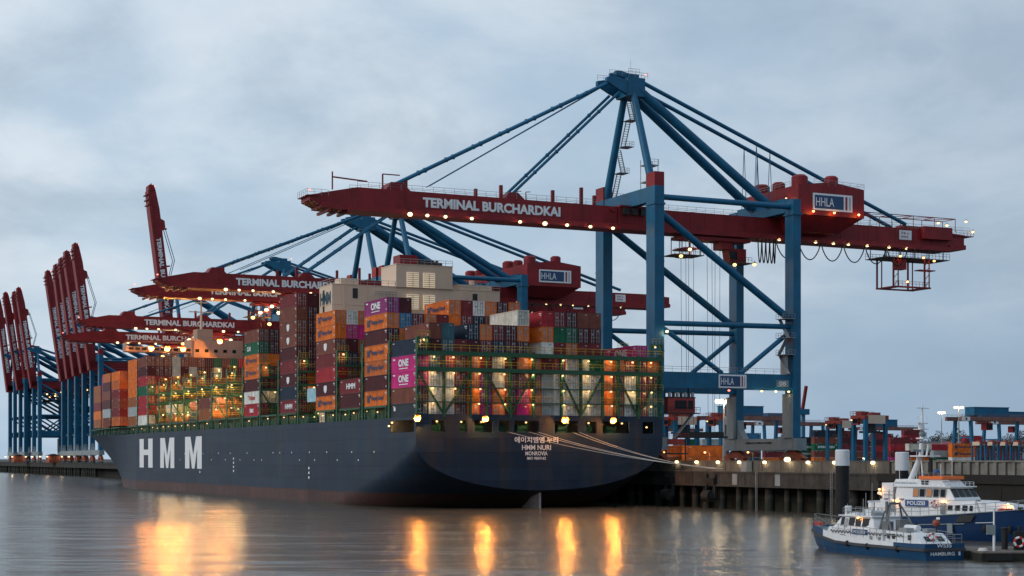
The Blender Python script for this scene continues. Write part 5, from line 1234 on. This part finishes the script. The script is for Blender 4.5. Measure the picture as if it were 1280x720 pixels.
def large_boat():
    B = thing('police_patrol_boat', 'large blue and white police boat with orange roof band and tall mast, behind the pontoon', 'police boat', (51.9, 190, 0), math.radians(-139.5)); B.scale = (1.13, 1, 1.0)
    st = [(-12.5,2.9,2.5,2.6),(-9,3.1,2.5,2.8),(-3,3.2,2.65,2.9),(3,3.15,3.1,2.6),(8,2.7,3.55,1.7),(12,1.75,3.95,.8),(15,.6,4.25,.15),(16.2,.05,4.35,.02)]
    h = MB(); rings = []
    for y, hd, zg, hw in st:
        k = y-max(0, y-6)*.14; md = hw+(hd-hw)*.5
        rings.append([(-hd,y,zg),(-md-.1,y-(y-k)*.4,zg*.45),(-hw,k,-.1),(-hw*.8,k,-.8),(hw*.8,k,-.8),(hw,k,-.1),(md+.1,y-(y-k)*.4,zg*.45),(hd,y,zg)])
    h.loft(rings, 0, True, closed=False); h.add(rings[0], [tuple(range(7,-1,-1))]); hull = h.build('hull', POLNAVY, B)
    s = MB()
    for sd in (-1, 1):
        for (y0,h0,z0,_),(y1,h1,z1,_) in zip(st, st[1:]):
            s.bar((sd*(h0+.03),y0,z0-.05),(sd*(h1+.03),y1,z1-.05),.14,.10)
            if y1 <= 3.01: s.bar((sd*(h0-.02),y0,z0*.58+.1),(sd*(h1-.02),y1,z1*.58+.1),.12,.10)
    s.build('rubbing_strake', GREYP, hull)
    d = MB()
    for (y0,h0,z0,_),(y1,h1,z1,_) in zip(st, st[1:]): d.add([(-h0,y0,z0-.08),(h0,y0,z0-.08),(h1,y1,z1-.08),(-h1,y1,z1-.08)], [(0,1,2,3)])
    d.build('deck', GREYP, B)
    p = MB(); sx = 3.28                     # recess panels on the starboard side
    p.add([(3.22,4.4,2.95),(3.22,2.4,2.85),(3.2,1.8,2.05),(3.19,3.9,2.15)], [(0,1,2,3)]); p.box(3.15,3.3,.8,1.5,.75,1.9,1); p.add([(3.235,-.2,2.55),(3.235,-.7,2.55),(3.235,-.7,2.3),(3.235,-.2,2.3)], [(0,1,2,3)], 2)
    p.build('side_fitting', [DARK, GREYP, LETTER], hull)
    c = MB()
    c.loft([[(-2.5,-9.5,2.4),(2.5,-9.5,2.4),(2.45,4.4,2.8),(-2.45,4.4,2.8)],[(-2.4,-9.2,4.5),(2.4,-9.2,4.5),(2.2,3.6,4.45),(-2.2,3.6,4.45)]])
    c.loft([[(-2.0,4.4,2.85),(2.0,4.4,2.85),(1.3,8.2,3.4),(-1.3,8.2,3.4)],[(-1.9,3.7,4.4),(1.9,3.7,4.4),(1.1,7.8,4.05),(-1.1,7.8,4.05)]])
    dk = c.build('deckhouse', WHITE, B)
    c = MB(); c.loft([[(-2.35,-7.2,4.5),(2.35,-7.2,4.5),(2.3,1.1,4.5),(-2.3,1.1,4.5)],[(-2.2,-7,5.95),(2.2,-7,5.95),(2.05,.1,5.95),(-2.05,.1,5.95)]]); c.box(-2.35,2.35,-7.4,.5,5.95,6.07)
    br = c.build('bridge', WHITE, B)
    w = MB()
    for y0, y1 in ((-4.6,-3.95),(-3.7,-3.05),(-2.75,-2.1),(-1.8,-1.15),(-.85,-.25)):
        for sd in (-1, 1):
            w = MB(); w.add([(sd*2.335,y0-.07,4.8),(sd*2.335,y1+.07,4.8),(sd*2.23,y1+.07,5.8),(sd*2.23,y0-.07,5.8)], [(0,1,2,3)], 1)
            w.add([(sd*2.345,y0,4.88),(sd*2.345,y1,4.88),(sd*2.25,y1,5.72),(sd*2.25,y0,5.72)], [(0,1,2,3)]); w.build('window', [glow('lit_cabin_window', (1, .36, .08), .30, .02) if y0 in (-4.6, -2.75) else GLASS, GREYP], br)
    for x0, x1 in ((-2.1,-1.15),(-1.03,-.06),(.06,1.03),(1.15,2.1)): w = MB(); w.add([(x0,.92,4.85),(x1,.92,4.85),(x1*.95,.29,5.78),(x0*.95,.29,5.78)], [(0,1,2,3)]); w.build('window', GLASS, br)
    w = MB()
    for y0, y1 in ((.2,.8),(1.15,1.8),(2.15,2.8),(3.1,3.5)):
        for sd in (-1, 1): w = MB(); w.add([(sd*2.46,y0,3.35),(sd*2.45,y1,3.35),(sd*2.36,y1,3.95),(sd*2.37,y0,3.95)], [(0,1,2,3)]); w.build('window', GLASS, dk)
    c = MB(); c.loft([[(-1.8,-8,6.08),(1.8,-8,6.08),(1.75,-.6,6.08),(-1.75,-.6,6.08)],[(-1.65,-7.6,6.85),(1.65,-7.6,6.85),(1.6,-1.3,6.85),(-1.6,-1.3,6.85)]])
    c.box(-1.9,1.9,-4.2,-.9,6.86,7.25,1); c.rail((1.8,-4.2,7.25),(1.8,-.9,7.25),.35,.6,.03,2); c.box(1.72,1.80,-3.9,-3.0,6.25,6.75,3)
    c.txt('BÜRGERMEISTER BRAUER', (1.85,-7.6,6.35), (0,1,0), (0,0,1), .22, 3.0, 3); c.build('flying_bridge', [WHITE, LIFEORANGE, GALV, DARK], B)
    t = MB(); t.box(2.42,2.5,-5.6,-2.5,3.72,4.45); t.txt('POLIZEI', (2.52,-5.3,3.87), (0,1,0), (0,0,1), .45, 2.5, 1, .02); t.build('police_sign', [PANELBLUE, LETTER], B)
    m = MB()
    m.tube((0,-6.8,6.8),(0,-5.4,9.6),.36,10,r2=.3); m.tube((0,-5.4,9.6),(0,-5.2,13.5),.26,8,r2=.2); m.tube((0,-5.2,13.5),(0,-5.2,15.6),.14,8,r2=.07); m.box(-.5,.5,-5.7,-4.7,11.6,11.75); m.box(-.7,.7,-5.9,-4.9,12.7,12.8); m.tube((.5,-5.2,12.8),(.5,-5.2,13.6),.14,8); m.tube((-.5,-5.2,11.75),(-.5,-5.2,12.4),.2,8); m.tube((.9,-4.4,6.8),(.1,-5.3,9.6),.08,6)
    m.box(-1.2,1.2,-6.0,-3.6,9.5,9.65); m.box(-1.6,1.6,-5.5,-5.2,10.1,10.35,1); m.box(-1.9,1.9,-4.4,-4.1,11.1,11.3,1); m.tube((0,-4.6,9.65),(0,-4.3,11.1),.12,6); m.ball((0,-5.2,12.2),.4,1,10,6); m.box(-.9,.9,-5.3,-5.1,13.4,13.5); m.box(-1.1,1.1,-5.3,-5.1,15.2,15.28)
    for x in (-.8,.8): m.tube((x,-5.2,13.5),(x,-5.2,14.3),.03,4)
    m.tube((.5,-3.6,7.2),(.5,-3.6,9.4),.22,8,2); m.ball((1.0,-2.4,7.7),.4,3,10,6)
    m.build('mast', [WHITE, GREYP, BLACK, paint('dome_blue', (.02,.07,.2), .3, .1, 1)], B)
    fd = MB()
    for y in (-7,-3.5,5.5,8.5): fd.ball((3.2-max(0,(y-3)*.1),y,1.4),.28,0,8,5,1.9)
    fd.build('boat_fender', BLACK, B)
    xt = MB()
    for x, y, h in ((1.5,-7.2,2.6),(-1.5,-7.2,3.4),(1.3,-1.6,1.8),(-1.2,-2,2.4)): xt.tube((x,y,6.85),(x,y,6.85+h),.035,5)
    xt.tube((2.0,-6.6,4.75),(2.0,-5.4,4.75),.28,10); xt.box(1.0,2.2,-8.8,-7.6,4.5,5.2); xt.box(2.4,2.5,-7.6,-7.0,3.0,4.2,1); xt.box(2.43,2.5,-.75,-.1,2.9,4.2,1)
    for y in (-8.6,-6.4,4.0): xt.box(2.35,2.52,y,y+.5,4.45,4.6,1)
    xt.rail((2.2,.2,6.07),(2.2,-7.2,6.07),.7,.8,.03); xt.rail((-2.2,.2,6.07),(2.2,.2,6.07),.5,.8,.03)
    xt.build('deck_fitting', [WHITE, GREYP], B)
    a = MB(); a.box(-2.2,2.2,-12,-9.8,2.4,3.2); a.box(.2,1.9,-9.4,-7.8,4.5,6.4); a.bar((1.6,-8,4.6),(1.6,-10.2,5.2),.3,.3); a.box(-1.5,1.8,-11.5,-9.6,3.2,4.2); a.build('aft_equipment', WHITE, B)
    r = MB()
    for sd in (-1, 1):
        for (y0,h0,z0,_),(y1,h1,z1,_) in zip(st, st[1:]): r.rail((sd*h0*.97,y0,z0),(sd*h1*.97,y1,z1),.95,1.2,.036)
        r.rail((sd*2.3,-9,4.5),(sd*2.3,-7.2,4.5),.9,.8,.036)
    r.build('railing', GALV, B)
    l = MB(); torus(l, (2.55,-1.55,4.05), .36, .1, (1,0,0)); l.build('life_ring', [LIFERED, WHITE], B)
    f = MB(); f.tube((2.2,9.5,3.5),(2.2,9.5,3.9),.3,8); f.box(1.2,2.2,6.6,7.8,3.3,3.7,1); f.tube((0,12,3.8),(0,12,5.6),.05,5,2); f.bar((0,12,5.6),(0,10.2,5.9),.08,.08,m=2); f.build('foredeck_fitting', [DARK, LIFERED, GALV], B)
    for p_ in ((2.55,-7.0,4.35),(2.5,-.4,4.35),(1.5,7.4,4.15)): lamp(B, p_, .15, 'sodium', 110, 'deck_lamp', False)
    lamp(B, (2.1,-9.6,5.6), .16, 'sodium', 130, 'deck_lamp', False)
large_boat()
# ---------------------------------------------------------------- pontoon and its furniture
PO = thing('floating_pontoon', 'low grey floating pontoon with weathered planks beside the police boats', 'pontoon', (44.5, 150, 0), math.radians(4))
m = MB(); m.box(-2.4,26,-2.2,8,-.5,.72); m.build('float', CONCD, PO)
m = MB()
for k in range(29): m.box(-2.4+k*.98,-2.4+k*.98+.94,-2.25,8.05,.72,.82+RND.uniform(0,.015))
m.build('deck_plank', TIMBER, PO)
m = MB(); 
for x in range(-2, 26, 4): m = MB(); m.box(x,x+2.4,-2.5,-2.2,.1,.62); m.build('edge_fender', BLACK, PO)
sp = thing('sign_post', 'white post with a grey panel and a cross arm standing on the pontoon', 'sign post', (44.2, 150.4, .82))
m = MB(); m.tube((0,0,0),(0,0,3.9),.08,10); m.tube((0,0,0),(0,0,1.4),.12,10); m.box(-.9,.5,-.05,.05,3.8,3.9); m.bar((0,0,2.6),(-1.6,.4,2.55),.06,.06); m.build('post', WHITE, sp)
m = MB(); m.box(-.75,.1,-.16,-.09,1.5,2.4); m.build('panel', GREYP, sp)
lr = thing('life_ring_stand', 'dark locker holding a red and white life ring at the right edge of the pontoon', 'life ring', (47.0, 151.5, .82))
m = MB(); m.box(-.5,.6,.1,.6,0,1.7); m.tube((0,.3,1.7),(0,.3,2.2),.16,8); m.build('locker', BLACK, lr)
m = MB(); torus(m, (-.15,0,.75), .42, .12, (0,-1,0)); m.build('ring', [LIFERED, WHITE], lr)
bl = thing('mooring_bollard', 'short dark bollard on the pontoon right of the sign post', 'bollard', (45.9, 152.8, .82))
m = MB(); m.tube((0,0,0),(0,0,1.9),.3,12); m.tube((0,0,1.9),(0,0,2.05),.38,12); m.build('post', BLACK, bl)
cr = MB()
for k in range(3): torus(cr, (0,0,.06+k*.09), .42-.04*k, .05, (0,0,1))
o = cr.build('rope_coil', [ROPE, ROPE], None, (42.9, 149.4, .84)); tag(o, 'coil of pale rope lying on the pontoon left of the sign post', 'rope')
# ---------------------------------------------------------------- render settings
sc.cycles.use_denoising = True
sc.cycles.max_bounces = 6; sc.cycles.diffuse_bounces = 2; sc.cycles.glossy_bounces = 3; sc.cycles.transmission_bounces = 2
sc.cycles.sample_clamp_indirect = 6; sc.cycles.sample_clamp_direct = 0
sc.cycles.use_light_tree = True
sc.cycles.caustics_reflective = False; sc.cycles.caustics_refractive = False
